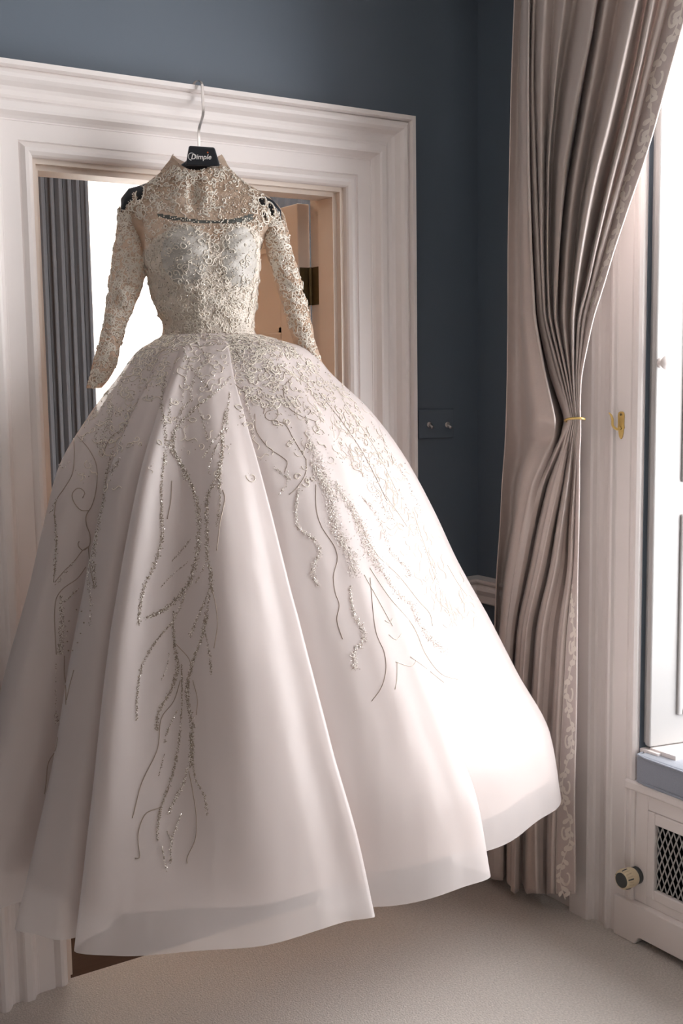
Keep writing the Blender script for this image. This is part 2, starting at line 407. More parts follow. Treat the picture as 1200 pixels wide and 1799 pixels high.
g.build('wire_mesh', MT['bright'], seat)
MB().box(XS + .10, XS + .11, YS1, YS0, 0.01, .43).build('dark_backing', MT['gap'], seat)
pp = [(-.625, 0), (-.625, .115), (YS1, .115), (YS1, .024), (-.722, .024), (-.716, .020), (-.703, 0)]
k = len(pp); V = [(XS - .022, y, z) for y, z in pp] + [(XS + .01, y, z) for y, z in pp]
bevel(obj('plinth', V, [tuple(range(k)), tuple(range(k, 2 * k))[::-1]] + [(i, k + i, k + (i + 1) % k, (i + 1) % k) for i in range(k)], MT['white'], seat), .003)
tb = MB(); tb.box(XS - .018, XO, YS1, -.652, .43, .458)
bevel(tb.build('seat_board', MT['white'], seat), .007, 3)
struct('trim_9', *box(XW + .01, XO, -.80, -.712, .458, .552), MT['white'])
for nm, zz, hh in (('trim_10', .541, .006), ('trim_11', .526, .004)): bevel(struct(nm, *box(XW - .002, XW + .03, -.75, -.686, zz - hh, zz + hh), MT['white']), .002)
# cushion
CY0 = -.702
def cushion(x0, x1, y0, y1, z0, z1, r=.016):
    bm = bmesh.new(); bmesh.ops.create_cube(bm, size=1)
    for v in bm.verts: v.co = Vector(((x0 + x1) / 2 + v.co.x * (x1 - x0), (y0 + y1) / 2 + v.co.y * (y1 - y0), (z0 + z1) / 2 + v.co.z * (z1 - z0)))
    bmesh.ops.subdivide_edges(bm, edges=bm.edges[:], cuts=5, use_grid_fill=True)
    cx, cy, cz = (x0 + x1) / 2, (y0 + y1) / 2, (z0 + z1) / 2
    for v in bm.verts:
        u = abs(v.co.x - cx) / (x1 - x0) * 2; w = abs(v.co.y - cy) / (y1 - y0) * 2
        if v.co.z > cz: v.co.z += .008 * (1 - u ** 4) * (1 - w ** 6)
    me = bpy.data.meshes.new('cushion_pad'); bm.to_mesh(me); bm.free()
    return me
cs = tag(empty('seat_cushion', (2.45, -1.4, .458)), 'grey-blue velvet box cushion on the window seat', 'cushion')
me = cushion(XS - .028, XO - .02, -2.5, CY0, .460, .540); me.materials.append(MT['velvet'])
me.polygons.foreach_set('use_smooth', [True] * len(me.polygons))
o = bpy.data.objects.new('cushion_pad', me); COL.objects.link(o); o.parent = cs; o.matrix_parent_inverse = Matrix.Translation(-cs.location); bevel(o, .010, 3)
for z in (.466, .537):
    q = [(XS - .028, CY0 - .012, z), (XS - .030, CY0 - .1, z), (XS - .030, -2.45, z), (XS - .02, -2.5, z)]
    q = [(XO - .05, CY0 + .002, z), (XS - .012, CY0 + .002, z), (XS - .026, CY0 - .004, z)] + q
    obj('piping', *tube(crom(q, 60), .0035, 6), MT['velvet'], cs, True)

# thermostatic valve: ribbed cream head with dark end cap, dark collar
vp = on(1119, 1537, 0, XS); vy, vz = vp[1], vp[2]
tv = tag(empty('radiator_valve', (XS, vy, vz)), 'cream ribbed radiator valve with dark end cap on the window seat', 'radiator valve')
R90 = Matrix.Translation((XS, vy, vz)) @ Matrix.Rotation(-math.pi / 2, 4, 'Y')
V, F = lathe([(.020, -.004), (.024, .0), (.024, .010), (.021, .013)], 28); obj('collar', xf(V, R90), F, MT['dgrey'], tv, True)
V, F = lathe([(.0185, .012), (.0245, .016), (.0265, .024), (.0268, .044), (.0255, .056), (.0235, .060)], 32); obj('valve_head', xf(V, R90), F, MT['cream'], tv, True)
V, F = lathe([(.0205, .059), (.0205, .0615), (.018, .0622)], 28); obj('end_cap', xf(V, R90), F, MT['dgrey'], tv, True)
for k in range(20):
    a = 2 * math.pi * k / 20
    q = [(.0262 * math.cos(a), .0262 * math.sin(a), .040), (.0267 * math.cos(a), .0267 * math.sin(a), .046), (.0258 * math.cos(a), .0258 * math.sin(a), .054), (.0242 * math.cos(a), .0242 * math.sin(a), .058)]
    V, F = tube(q, .0018, 5); obj('grip_rib', xf(V, R90), F, MT['dgrey'] if k % 4 == 0 else MT['cream'], tv, True)

# shutter: hinged leaf folded along the splayed reveal
sh = tag(empty('window_shutter', (SA[0], SA[1], .555)), 'white panelled window shutter with small turned knob beside the curtain', 'shutter')
sd_ = np.array(SB) - np.array(SA); sl = np.linalg.norm(sd_); sd_ /= sl; sn = np.array([sd_[1], -sd_[0]])   # sn faces the room
def shp(u, d, z): p = np.array(SA) + sd_ * u + sn * d; return (p[0], p[1], z)
def shbox(u0, u1, d0, d1, z0, z1):
    V = [shp(u, d, z) for u in (u0, u1) for d in (d0, d1) for z in (z0, z1)]
    return V, box(0, 1, 0, 1, 0, 1)[1]
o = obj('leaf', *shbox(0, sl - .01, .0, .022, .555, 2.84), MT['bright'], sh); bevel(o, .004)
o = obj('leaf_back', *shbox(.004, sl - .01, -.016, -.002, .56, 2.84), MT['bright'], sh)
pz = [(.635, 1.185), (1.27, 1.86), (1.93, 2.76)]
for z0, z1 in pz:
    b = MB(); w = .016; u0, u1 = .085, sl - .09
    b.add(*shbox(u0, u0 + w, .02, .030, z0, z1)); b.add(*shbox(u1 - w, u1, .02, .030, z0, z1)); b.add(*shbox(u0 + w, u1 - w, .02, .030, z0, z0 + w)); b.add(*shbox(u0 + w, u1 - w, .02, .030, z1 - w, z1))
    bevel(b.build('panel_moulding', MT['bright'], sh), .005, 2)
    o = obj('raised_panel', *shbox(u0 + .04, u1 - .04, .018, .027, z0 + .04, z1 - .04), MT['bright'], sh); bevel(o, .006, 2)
kp = None
for u in np.linspace(.01, .2, 60):
    q = proj(np.array(shp(u, .022, 1.585)))
    if kp is None and q[0] > 1160: kp = u
V, F = lathe([(.009, 0), (.013, .002), (.009, .007), (.008, .015), (.015, .020), (.0185, .027), (.015, .034), (.005, .038)], 24)
kn = Matrix.Translation(shp(kp, .022, 1.585)) @ Vector((sn[0], sn[1], 0)).to_track_quat('Z', 'Y').to_matrix().to_4x4()
obj('turned_knob', xf(V, kn), F, MT['white'], sh, True)

# light switch plate on the back wall
a, c_ = on(735, 720, 1, -.004), on(797, 768, 1, -.004)
sw = tag(empty('light_switch', ((a[0] + c_[0]) / 2, 0, (a[2] + c_[2]) / 2)), 'slate-painted double light switch plate with metal toggles', 'light switch')
bevel(MB().box(a[0], c_[0], -.007, 0, c_[2], a[2]).build('switch_plate', MT['wall'], sw), .002)
for px in (754, 786):
    p = on(px, 746, 1, -.007)
    V, F = lathe([(.009, 0), (.009, .002), (.006, .003)], 18); obj('toggle_ring', xf(V, Matrix.Translation(p) @ Matrix.Rotation(math.pi / 2, 4, 'X')), F, MT['chrome'], sw, True)
    obj('toggle', *tube([p, p + np.array([0, -.010, -.005]), p + np.array([0, -.017, -.009])], [.0035, .0045, .005], 8), MT['chrome'], sw, True)

# brass hook plate on the window casing
xc_ = XW - .016
def hp(px, py, d): return on(px, py, 0, xc_ - d)
bh = tag(empty('brass_hook', tuple(on(1091, 745, 0, xc_))), 'polished brass tieback hook plate on the white window casing', 'hook')
t_, m_, b_ = hp(1093, 723, 0), hp(1092, 752, 0), hp(1091, 771, 0)
out = []
for z, w in ((t_[2], .004), (t_[2] - .003, .009), (t_[2] - .010, .011), (m_[2] + .012, .010), (m_[2], .0115), (m_[2] - .004, .008), (m_[2] - .010, .0085), (m_[2] - .022, .006), (b_[2], .0015)): out.append((z, w))
yb_ = m_[1]
V = []
for d in (0, .003):
    V += [(xc_ - d, yb_ + w, z) for z, w in out] + [(xc_ - d, yb_ - w, z) for z, w in out[::-1]]
k = len(out) * 2
F = [tuple(range(k))[::-1], tuple(range(k, 2 * k))] + [(i, (i + 1) % k, k + (i + 1) % k, k + i) for i in range(k)]
obj('back_plate', V, F, MT['brass'], bh)
q = [(xc_ - .002, yb_, m_[2]), (xc_ - .012, yb_ + .004, m_[2] - .003), (xc_ - .02, yb_ + .012, m_[2] + .006), (xc_ - .02, yb_ + .014, m_[2] + .022), (xc_ - .026, yb_ + .013, m_[2] + .034), (xc_ - .032, yb_ + .016, m_[2] + .042)]
obj('hook_arm', *tube(crom(q, 20), [.0035] * 14 + [.003, .003, .003, .0025, .002, .0015], 8), MT['brass'], bh, True)
for z in (t_[2] - .008, m_[2] - .001):
    V, F = lathe([(.0032, 0), (.0032, .0015), (.001, .002)], 12); obj('screw', xf(V, Matrix.Translation((xc_ - .003, yb_, z)) @ Matrix.Rotation(-math.pi / 2, 4, 'Y')), F, MT['oldbrass'], bh, True)

# ================================================================== CURTAIN
LV = [-120, 0, 60, 110, 170, 230, 290, 360, 440, 500, 560, 660, 715, 738, 765, 800, 850, 920, 1000, 1100, 1250, 1400, 1500, 1570]
UP = {  # fold lines traced over the upper drape: (x,y) image points
 0: [(906,-120),(904,0),(898,150),(895,300),(892,450),(892,560),(891,650),(889,740)],
 1: [(917,-120),(916,0),(911,150),(910,300),(911,450),(912,560),(914,650),(916,740)],
 2: [(924,-120),(923,0),(920,150),(921,300),(922,450),(925,560),(936,660),(947,715),(950,740)],
 3: [(930,-120),(929,0),(927,150),(928,300),(932,436),(938,560),(955,650),(969,715),(974,740)],
 4: [(935,-120),(934,0),(930,150),(932,300),(938,436),(946,560),(966,650),(985,710),(993,740)],
 5: [(940,-120),(938,0),(934,150),(938,300),(943,436),(949,560),(972,660),(993,715),(1001,740)],
 6: [(946,-120),(943,0),(938,125),(944,311),(947,436),(953,560),(978,660),(996,715),(1003,740)],
 7: [(963,-120),(958,0),(951,125),(951,290),(952,436),(957,560),(983,660),(998,715),(1004,740)],
 8: [(982,-120),(975,0),(968,100),(958,280),(957,467),(961,560),(987,660),(1000,715),(1005,740)],
 9: [(1000,-120),(993,0),(980,100),(964,280),(962,467),(966,560),(990,660),(1002,715),(1006,740)],
 10:[(1030,-120),(1012,0),(997,78),(981,174),(971,280),(967,374),(967,467),(971,560),(993,660),(1004,715),(1008,740)],
 11:[(1068,-120),(1045,0),(1037,62),(1015,162),(992,280),(984,405),(975,560),(996,660),(1005,715),(1009,740)],
 12:[(1073,-120),(1050,0),(1035,81),(1018,187),(1003,280),(987,374),(981,436),(980,560),(998,660),(1006,715),(1010,740)],
 13:[(1090,-120),(1066,0),(1045,120),(1024,234),(1012,300),(998,400),(990,560),(1001,660),(1008,715),(1011,740)],
 14:[(1113,-120),(1087,0),(1065,125),(1043,218),(1031,300),(1012,405),(1003,530),(1000,560),(1004,660),(1009,715),(1012,740)],
 15:[(1145,-120),(1116,0),(1096,93),(1068,218),(1046,300),(1028,389),(1012,498),(1006,560),(1007,660),(1011,715),(1013,740)],
 16:[(1163,-120),(1135,0),(1115,109),(1087,234),(1068,311),(1039,436),(1021,530),(1013,560),(1010,660),(1012,715),(1014,740)],
 17:[(1175,-120),(1147,0),(1125,109),(1095,234),(1075,311),(1046,436),(1027,530),(1017,560),(1012,660),(1014,715),(1015,740)],
 18:[(1188,-120),(1158,0),(1132,109),(1100,258),(1081,320),(1050,436),(1032,510),(1021,560),(1014,660),(1015,715),(1017,740)],
 19:[(1199,-120),(1168,0),(1140,109),(1106,258),(1087,325),(1056,436),(1038,510),(1025,560),(1016,660),(1017,715),(1018,740)],
 20:[(1209,-120),(1177,0),(1149,109),(1110,265),(1092,335),(1063,436),(1042,514),(1029,560),(1018,660),(1018,715),(1019,740)],
 21:[(1248,-120),(1213,0),(1200,47),(1174,140),(1140,265),(1112,345),(1081,436),(1055,525),(1043,560),(1022,660),(1020,715),(1021,740)]}
KC = [0, 1, 3, 4, 6, 9, 11, 13, 16, 20, 21]
LOW = {765: [888,917,975,986,993,1000,1004,1008,1012,1017,1021], 800: [886,915,958,968,982,992,998,1003,1009,1014,1019],
 850: [882,904,935,946,962,982,991,997,1006,1012,1019], 920: [879,899,920,931,945,966,978,987,1000,1010,1018],
 1000:[873,885,905,916,930,949,966,976,998,1008,1016], 1100:[870,876,890,898,908,925,941,953,980,998,1015],
 1250:[862,868,880,888,899,915,932,943,970,990,1014], 1400:[855,861,873,881,892,908,925,940,963,982,1010],
 1500:[850,856,868,878,890,905,918,941,960,978,1012], 1570:[848,854,866,876,890,904,918,943,960,978,1012]}
NC = 22
CX = np.zeros((len(LV), NC))
for i, y in enumerate(LV):
    if y <= 740:
        for c in range(NC):
            a = np.array(sorted(UP[c], key=lambda q: q[1]), float); CX[i, c] = np.interp(y, a[:, 1], a[:, 0])
    else: CX[i] = np.interp(np.arange(NC), KC, LOW[y])
# ridge (+) and valley (-) of every fold line: above the tie, below the tie
RV_UP = np.array([.1, -.7, .7, 1.3, -1.6, .5, -.5, .6, -.6, .4, -.8, 1.0, -1.0, .6, -.9, 1.2, -1.0, .8, -.6, .6, .1, .5])
RV_LO = np.array([.2, -1.5, .6, 1.2, .6, 0, -1.2, .2, .9, 1.0, .2, -1.0, .3, 1.0, .2, -.3, -1.0, -.2, .5, .3, .1, .4])
AMP = np.interp(LV, [0, 300, 560, 660, 715, 738, 765, 800, 900, 1100, 1570], [.040, .040, .030, .018, .012, .009, .014, .026, .036, .034, .034])
BASE = np.interp(LV, [0, 560, 715, 740, 800, 1000, 1570], [.140, .135, .130, .125, .120, .110, .100])
YY = np.interp(np.linspace(0, 1, 150), np.linspace(0, 1, len(LV)), LV)
NU = 8
OVR = {0: [(0, .10), (560, .085), (1570, .075)], 1: [(0, .07), (560, .05), (700, .04), (790, .015), (1000, .025), (1570, .05)],
 2: [(0, .12), (450, .13), (600, .15), (740, .175), (770, .115), (815, .15), (1000, .145), (1570, .12)],
 3: [(0, .15), (450, .155), (600, .175), (740, .19), (770, .125), (815, .17), (900, .16), (1000, .14), (1570, .12)],
 4: [(0, .085), (300, .06), (500, .025), (700, .012), (750, .015), (790, .12), (900, .15), (1000, .13), (1570, .11)],
 5: [(0, .13), (500, .14), (700, .135), (740, .13), (765, .13), (800, .14), (1000, .105), (1570, .10)]}
cur_rows = []
for y in YY:
    w = np.clip((y - 738) / 90, 0, 1)
    rv = RV_UP * (1 - w) + RV_LO * w
    am, ba = np.interp(y, LV, AMP), np.interp(y, LV, BASE)
    xs = np.array([np.interp(y, LV, CX[:, c]) for c in range(NC)])
    dp = [float(np.interp(y, *np.array(OVR[c]).T)) if c in OVR else max(.012, ba + am * rv[c]) for c in range(NC)]
    up_ = float(np.clip((640 - y) / 250, 0, 1)); cc = np.arange(NC) / (NC - 1)
    dp = np.array(dp) + up_ * (.045 - .085 * cc) + up_ * np.where((np.arange(NC) >= 9) & (np.arange(NC) < 20), RV_UP * .020, 0); dp = np.maximum(dp, .012)
    pts = np.array([on(xs[c], y, 0, XW - dp[c]) for c in range(NC)])
    cur_rows.append(pts)
cur_rows = np.array(cur_rows)
# smooth along the drop
for _ in range(3):
    t = cur_rows.copy(); t[1:-1] = .25 * cur_rows[:-2] + .5 * cur_rows[1:-1] + .25 * cur_rows[2:]; cur_rows = t
def hermite_cols(P, nu):
    out = []
    for c in range(len(P) - 1):
        p0, p1, p2, p3 = P[max(c - 1, 0)], P[c], P[c + 1], P[min(c + 2, len(P) - 1)]
        for k in range(nu):
            t = k / nu; m1 = (p2 - p0) * .5; m2 = (p3 - p1) * .5
            # flatten depth slope at fold crests so folds read as rounded pleats
            m1 = np.array([0, m1[1], m1[2]]); m2 = np.array([0, m2[1], m2[2]])
            out.append((2*t**3-3*t**2+1)*p1+(t**3-2*t**2+t)*m1+(-2*t**3+3*t**2)*p2+(t**3-t**2)*m2)
    out.append(P[-1]); return np.array(out)
G = np.array([hermite_cols(r, NU) for r in cur_rows])       # rows x cols x 3
top = G[0].copy(); G0 = []
for z in (2.98,):                                            # continue to the rail under the ceiling
    d = G[0] - G[6]; k = (z - G[0][:, 2:3]) / np.maximum(d[:, 2:3], 1e-3); G0.append(G[0] + d * np.clip(k, 0, 6))
G = np.concatenate([np.array(G0), G], 0)
G[:, :, 2] = np.maximum(G[:, :, 2], .03)
kcol = 20 * NU
cu = tag(empty('window_curtain', (XW - .09, -.35, .03)), 'long taupe satin curtain held back beside the window', 'curtain')
A = G[:, :kcol + 1]
o = obj('drape', A.reshape(-1, 3), grid_faces(A.shape[0], A.shape[1]), MT['curtain'], cu, True)
sdm = o.modifiers.new('thickness', 'SOLIDIFY'); sdm.thickness = .003; sdm.offset = 0
B = G[:, kcol:]
tb_ = obj('trim_band', (B + np.array([-.002, 0, 0])).reshape(-1, 3), grid_faces(B.shape[0], B.shape[1]), MT['trimb'], cu, True)
sdm = tb_.modifiers.new('thickness', 'SOLIDIFY'); sdm.thickness = .004; sdm.offset = 0
tb_['label'] = 'woven braid border with cream leaf scrolls'
# scroll embroidery mapped over the braid
Bl = np.r_[0, np.cumsum(np.linalg.norm(np.diff(B[:, NU // 2], axis=0), axis=1))]
Bw = np.linalg.norm(B[:, -1] - B[:, 0], axis=1)
def band_pt(u, s, lift):
    i = np.clip(np.searchsorted(Bl, s) - 1, 0, len(Bl) - 2); t = (s - Bl[i]) / (Bl[i + 1] - Bl[i])
    r = B[i] * (1 - t) + B[i + 1] * t; q = np.clip(u, 0, 1) * NU; j = int(min(q, NU - 1)); f = q - j
    p = r[j] * (1 - f) + r[j + 1] * f
    return p + np.array([-lift, -lift * .3, 0])
sc = MB()
def ribbon(uv, wid):
    """flat tapered stroke in band coordinates (u 0..1 across, s metres along)"""
    uv = np.asarray(uv, float); n = len(uv); V = []
    for i in range(n):
        a = uv[max(i - 1, 0)]; b_ = uv[min(i + 1, n - 1)]; ww = max(np.interp(uv[i][1], Bl, Bw), .012)
        d = np.array([(b_[0] - a[0]) * ww, b_[1] - a[1]]); d /= np.linalg.norm(d) + 1e-9
        nrm = np.array([-d[1] / ww, d[0]]) * wid[i]
        V += [band_pt(uv[i][0] + nrm[0], uv[i][1] + nrm[1], .0045), band_pt(uv[i][0] - nrm[0], uv[i][1] - nrm[1], .0045)]
    sc.add(V, [(2 * i, 2 * i + 1, 2 * i + 3, 2 * i + 2) for i in range(n - 1)])
per = .135; s = .02; it_ = 0
while s < Bl[-1] - .02:
    sg = 1 if it_ % 2 == 0 else -1; it_ += 1
    t = np.linspace(0, 1, 12); c0 = .5
    stem = np.stack([c0 + sg * .24 * np.sin(math.pi * t), s + per * t], 1); ribbon(stem, np.full(12, .0020))
    a = np.linspace(0, 4.4, 14); rr = .27 * (1 - .17 * a)           # volute
    vol = np.stack([c0 - sg * .06 + sg * rr * np.cos(a + .4) * .8, s + per * .5 + .030 * (1 - .17 * a) * np.sin(a + .4)], 1); ribbon(vol, np.linspace(.0048, .0026, 14))
    for k in range(10):                                             # acanthus lobes either side of the stem
        ti = .04 + k * .098; b0 = np.array([c0 + sg * .24 * math.sin(math.pi * ti), s + per * ti]); si = 1 if k % 2 else -1
        q = np.linspace(0, 1, 6); ln_ = .16 + .16 * ((k * 7) % 5) / 4
        lf = np.stack([b0[0] + si * ln_ * np.sin(q * 1.5), b0[1] + (.026 * q - .014 * q * q) * (1 if k % 3 else -.7)], 1)
        ribbon(np.clip(lf, [.09, 0], [.91, 99]), .0062 * np.sin(math.pi * (.15 + .82 * q)) + .0008)
    s += per
for u in (.03, .97):
    ss = np.linspace(.005, Bl[-1] - .005, 260); ribbon(np.stack([np.full(260, u), ss], 1), np.full(260, .0014))
so = sc.build('leaf_scroll', MT['scroll'], tb_); so['kind'] = 'stuff'

# gold holdback ring around the gathered curtain
hb = tag(empty('curtain_holdback', tuple(on(1008, 738, 0, XW - .07))), 'slim gold holdback ring clasping the gathered taupe curtain', 'holdback')
i0 = np.argmin(np.abs(YY - 738)) + 1
row = G[i0]; cy_, cz_ = row[3 * NU:, 1], row[:, 2].mean()
ya_, yb_ = row[5 * NU:, 1].max() + .002, row[:, 1].min()
xm = row[5 * NU:, 0].mean(); hx = .022
q = [(xm - hx * math.cos(a), (ya_ + yb_) / 2 + ((ya_ - yb_) / 2 + .003) * math.sin(a), cz_ + .006 * math.sin(a + 2.4)) for a in np.linspace(-1.9, 1.9, 24)]
obj('ring', *tube(q, .0034, 8), MT['brass'], hb, True)

# ================================================================== COAT HANGER
hk = on(352, 182, 1, -.074)
hc = onp(352, 280)
hang = tag(empty('coat_hanger', tuple(hk)), 'black moulded hanger with silver hook on the door casing', 'hanger')
htop = onp(350, 253, .02)
zt = ZO + CW
q = [(hk[0] - .006, -.045, zt - .001), (hk[0] - .004, -.050, zt + .010), (hk[0], -.066, zt + .013), (hk[0] + .002, -.080, zt + .004), (hk[0] + .001, -.086, zt - .03), (hk[0] - .003, -.095, zt - .07), tuple(htop + np.array([0, 0, .03])), tuple(htop - np.array([0, 0, .01]))]
q = crom(q, 40)
V = []
for i, p in enumerate(q):
    w = .0032; V += [(p[0] - w, p[1] - .0015, p[2]), (p[0] + w, p[1] - .0015, p[2]), (p[0] + w, p[1] + .0015, p[2]), (p[0] - w, p[1] + .0015, p[2])]
obj('hook', V, grid_faces(40, 4, True) + [(0, 1, 2, 3), (159, 158, 157, 156)], MT['chrome'], hang)
# body: broad moulded shoulders, section swept from left shoulder to right
def hpt(px, py, off): return onp(px, py, off)
sec = [(214, 366, 15, .030), (228, 350, 16, .034), (246, 344, 15, .030), (290, 324, 11, .024), (315, 306, 12, .026), (335, 293, 12, .030), (357, 289, 12, .032), (378, 293, 12, .030), (405, 320, 12, .026), (440, 346, 12, .026), (462, 362, 16, .034), (480, 371, 16, .034), (493, 382, 11, .028)]
V = []; ns = 12
for px, py, hw, d in sec:
    c_ = onp(px, py); up = np.array([0, 0, hw / FPX * 3.0])
    for k in range(ns):
        a = 2 * math.pi * k / ns
        ca, sa = math.cos(a), math.sin(a); ca = abs(ca) ** .5 * np.sign(ca); sa = abs(sa) ** .6 * np.sign(sa)
        V.append(c_ + up * sa + AY * d * ca)
F = grid_faces(len(sec), ns, True) + [tuple(range(ns))[::-1], tuple((len(sec) - 1) * ns + k for k in range(ns))]
o = obj('shoulder_bar', V, F, MT['black'], hang, True)
# neck block with the lettering
c4 = [(326, 291), (332, 256), (377, 259), (387, 292)]
V = [onp(x, y, -.055) for x, y in c4] + [onp(x, y, .03) for x, y in c4]
F = [(0, 3, 2, 1), (4, 5, 6, 7), (0, 1, 5, 4), (1, 2, 6, 5), (2, 3, 7, 6), (3, 0, 4, 7)]
o = obj('neck_block', V, F, MT['black'], hang); bevel(o, .004, 3)
fc = bpy.data.curves.new('lettering', 'FONT'); fc.body = 'Dimple'; fc.size = .0165; fc.shear = .25; fc.extrude = .0004; fc.align_x = 'CENTER'; fc.align_y = 'CENTER'; fc.offset = .0002
fo = bpy.data.objects.new('lettering', fc); COL.objects.link(fo)
bp = onp(353, 276, -.0568)
Mt = Matrix.Identity(4)
for i in range(3): Mt[i][0] = AX[i]; Mt[i][1] = (0, 0, 1)[i]; Mt[i][2] = AY[i]; Mt[i][3] = bp[i]
dg = bpy.context.evaluated_depsgraph_get(); dg.update()
tm = bpy.data.meshes.new_from_object(fo.evaluated_get(dg)); bpy.data.objects.remove(fo)
tm.transform(Mt); tm.materials.clear(); tm.materials.append(MT['letter'])
o = bpy.data.objects.new('lettering', tm); COL.objects.link(o); o.parent = hang; o.matrix_parent_inverse = Matrix.Translation(-hang.location)
a = np.linspace(-.4, 4.6, 18)
sw_ = [bp + AX * (-.022 + .008 * math.cos(t)) + np.array([0, 0, .001 + .0085 * math.sin(t)]) + AY * .0006 for t in a]
obj('swash', *tube(sw_, .0007, 5), MT['letter'], hang, True)
V, F = lathe([(.0018, 0), (.0018, .0006), (.0008, .0009)], 10)
Md = Mt.copy(); d_ = onp(365, 268, -.0562)
for i in range(3): Md[i][3] = d_[i]
obj('dot', xf(V, Md), F, MT['orange'], hang)

# ================================================================== WEDDING GOWN
gown = tag(empty('wedding_gown', (1.28, -.2, .42)), 'white ball gown with beaded long-sleeved lace bodice hanging in the doorway', 'dress')
ZW, ZH = 1.668, .42
WC = np.array([1.282, -.196])
AX2, AY2 = AX[:2], AY[:2]
def hem_ctrl():
    h = lambda x, y: tuple(on(x, y, 2, ZH)[:2])
    p = [(1.33, -.085), (.98, -.085), (.70, -.10), (.54, -.16), (.50, -.26), (.53, -.345), (.62, -.380)]
    p += [h(37, 1587), (.77, -.405), h(26, 1632), h(60, 1643), h(108, 1652), (.825, -.585)]
    p += [h(130, 1673), h(200, 1678), h(330, 1676), h(450, 1662), h(560, 1636), h(610, 1620), h(660, 1608), (1.215, -.775), (1.33, -.835)]
    p += [h(760, 1578), h(815, 1560), h(862, 1536), (1.605, -.75), (1.69, -.75), h(900, 1475), h(950, 1440), h(985, 1410), (2.135, -.54), (2.13, -.42), (2.03, -.25), (1.85, -.13), (1.6, -.085)]
    return np.array(p, float)
TK = np.array([0, .03, .08, .15, .25, .36, .48, .6, .72, .86, 1.0])
GL = [0.0, .129, .211, .325, .445, .495, .545, .62, .69, .83, 1.0]
GR = [0.0, .171, .244, .362, .478, .568, .65, .752, .847, .962, 1.0]
GF = [0, .10, .22, .36, .51, .635, .74, .825, .895, .955, 1]
HC = hem_ctrl()
def skirt(n, rows, t1=1.0, inset=0.0):
    Hm_ = crom(HC, n, True); d = Hm_ - WC
    sg = 16 * n / 480; kk = int(sg * 2.6); k = np.exp(-.5 * (np.arange(-kk, kk + 1) / sg) ** 2); k /= k.sum()
    Hs = np.stack([np.convolve(np.r_[Hm_[-kk:, j], Hm_[:, j], Hm_[:kk, j]], k, 'valid') for j in (0, 1)], 1)
    th = np.arctan2(Hs[:, 1] - WC[1], Hs[:, 0] - WC[0]); dirs = np.stack([np.cos(th), np.sin(th)], 1)
    rw = 1 / np.sqrt((dirs @ AX2 / .118) ** 2 + (dirs @ AY2 / .095) ** 2)
    Wr = WC + dirs * rw[:, None]
    dn = np.linalg.norm(d, axis=1); sd = d @ AX2 / dn
    wr = np.clip(sd, 0, 1) ** 1.2; wl = np.clip(-sd, 0, 1) ** 1.2; wf = np.clip(1 - wr - wl, 0, 1)
    t = np.linspace(0, 1, rows) ** 1.25 * t1
    Gs = [pchip(TK, g, t) for g in (GL, GR, GF)]
    g = (Gs[0][:, None] * wl + Gs[1][:, None] * wr + Gs[2][:, None] * wf) / (wl + wr + wf)
    kt = np.clip(.35 + t * 1.3, 0, 1)[:, None, None]
    Hm = Hs[None] * (1 - kt) + Hm_[None] * kt
    P = Wr[None] * (1 - g[..., None]) + Hm * g[..., None]
    # the front panel's right pleat edge runs steeper: slide it toward the centre half way down
    jB = np.argmin(np.linalg.norm(Hm_ - HC[19], axis=1)); js = np.arange(n) - jB
    wB = np.where(js < 0, np.exp(-.5 * (js / (.060 * n)) ** 2), np.exp(-.5 * (js / (.075 * n)) ** 2))
    bt = pchip([0, .08, .2, .45, .7, .9, 1], [.012, .038, .055, .062, .045, .015, 0], t)
    P -= AX2[None, None] * (wB[None] * bt[:, None])[..., None]
    # the front panel hollows between its two pleat edges
    jT = np.argmin(np.linalg.norm(Hm_ - on(322, 1677, 2, ZH)[:2], axis=1)); jj = np.arange(n) - jT
    wT = np.exp(-.5 * (jj / (.024 * n)) ** 2); tT = pchip([0, .1, .3, .6, .85, 1], [0, .010, .046, .074, .040, .004], t)
    P += -AY2[None, None] * (wT[None] * tT[:, None])[..., None]
    jR = np.argmin(np.linalg.norm(Hm_ - HC[13], axis=1)); jj = np.arange(n) - jR - .009 * n     # raised left pleat of the panel
    P += AY2[None, None] * ((np.exp(-.5 * (jj / (.010 * n)) ** 2))[None] * (.020 * np.sin(math.pi * np.clip(t, 0, 1) ** .8))[:, None])[..., None]
    # soft secondary drape
    ph = np.arange(n) / n * 2 * math.pi
    und = .0028 * np.sin(ph * 17 + 1.3 + 2.5 * np.sin(ph * 3)) + .0014 * np.sin(ph * 37 + .5 + 2 * np.sin(ph * 5))
    nd = d / dn[:, None]
    P += nd[None] * (und[None] * (t * (1 - t) * 3.2)[:, None])[..., None]
    P -= nd[None] * inset * np.clip(t * 6, 0, 1)[:, None, None]
    z = np.repeat((ZW + (ZH - ZW) * t)[:, None], n, 1)
    wob = .003 * np.sin(ph * 17) ; z = z + wob[None] * (t[:, None] ** 4)
    return np.concatenate([P, z[..., None]], 2)
SK = skirt(640, 120)
sk = obj('overskirt', SK.reshape(-1, 3), grid_faces(120, 640, True), MT['organza'], gown, True)
LN = skirt(480, 80, .945, .02)
ln = obj('underskirt', LN.reshape(-1, 3), grid_faces(80, 480, True), MT['lining'], gown, True)
ln['label'] = 'opaque satin lining ending above the sheer hem'

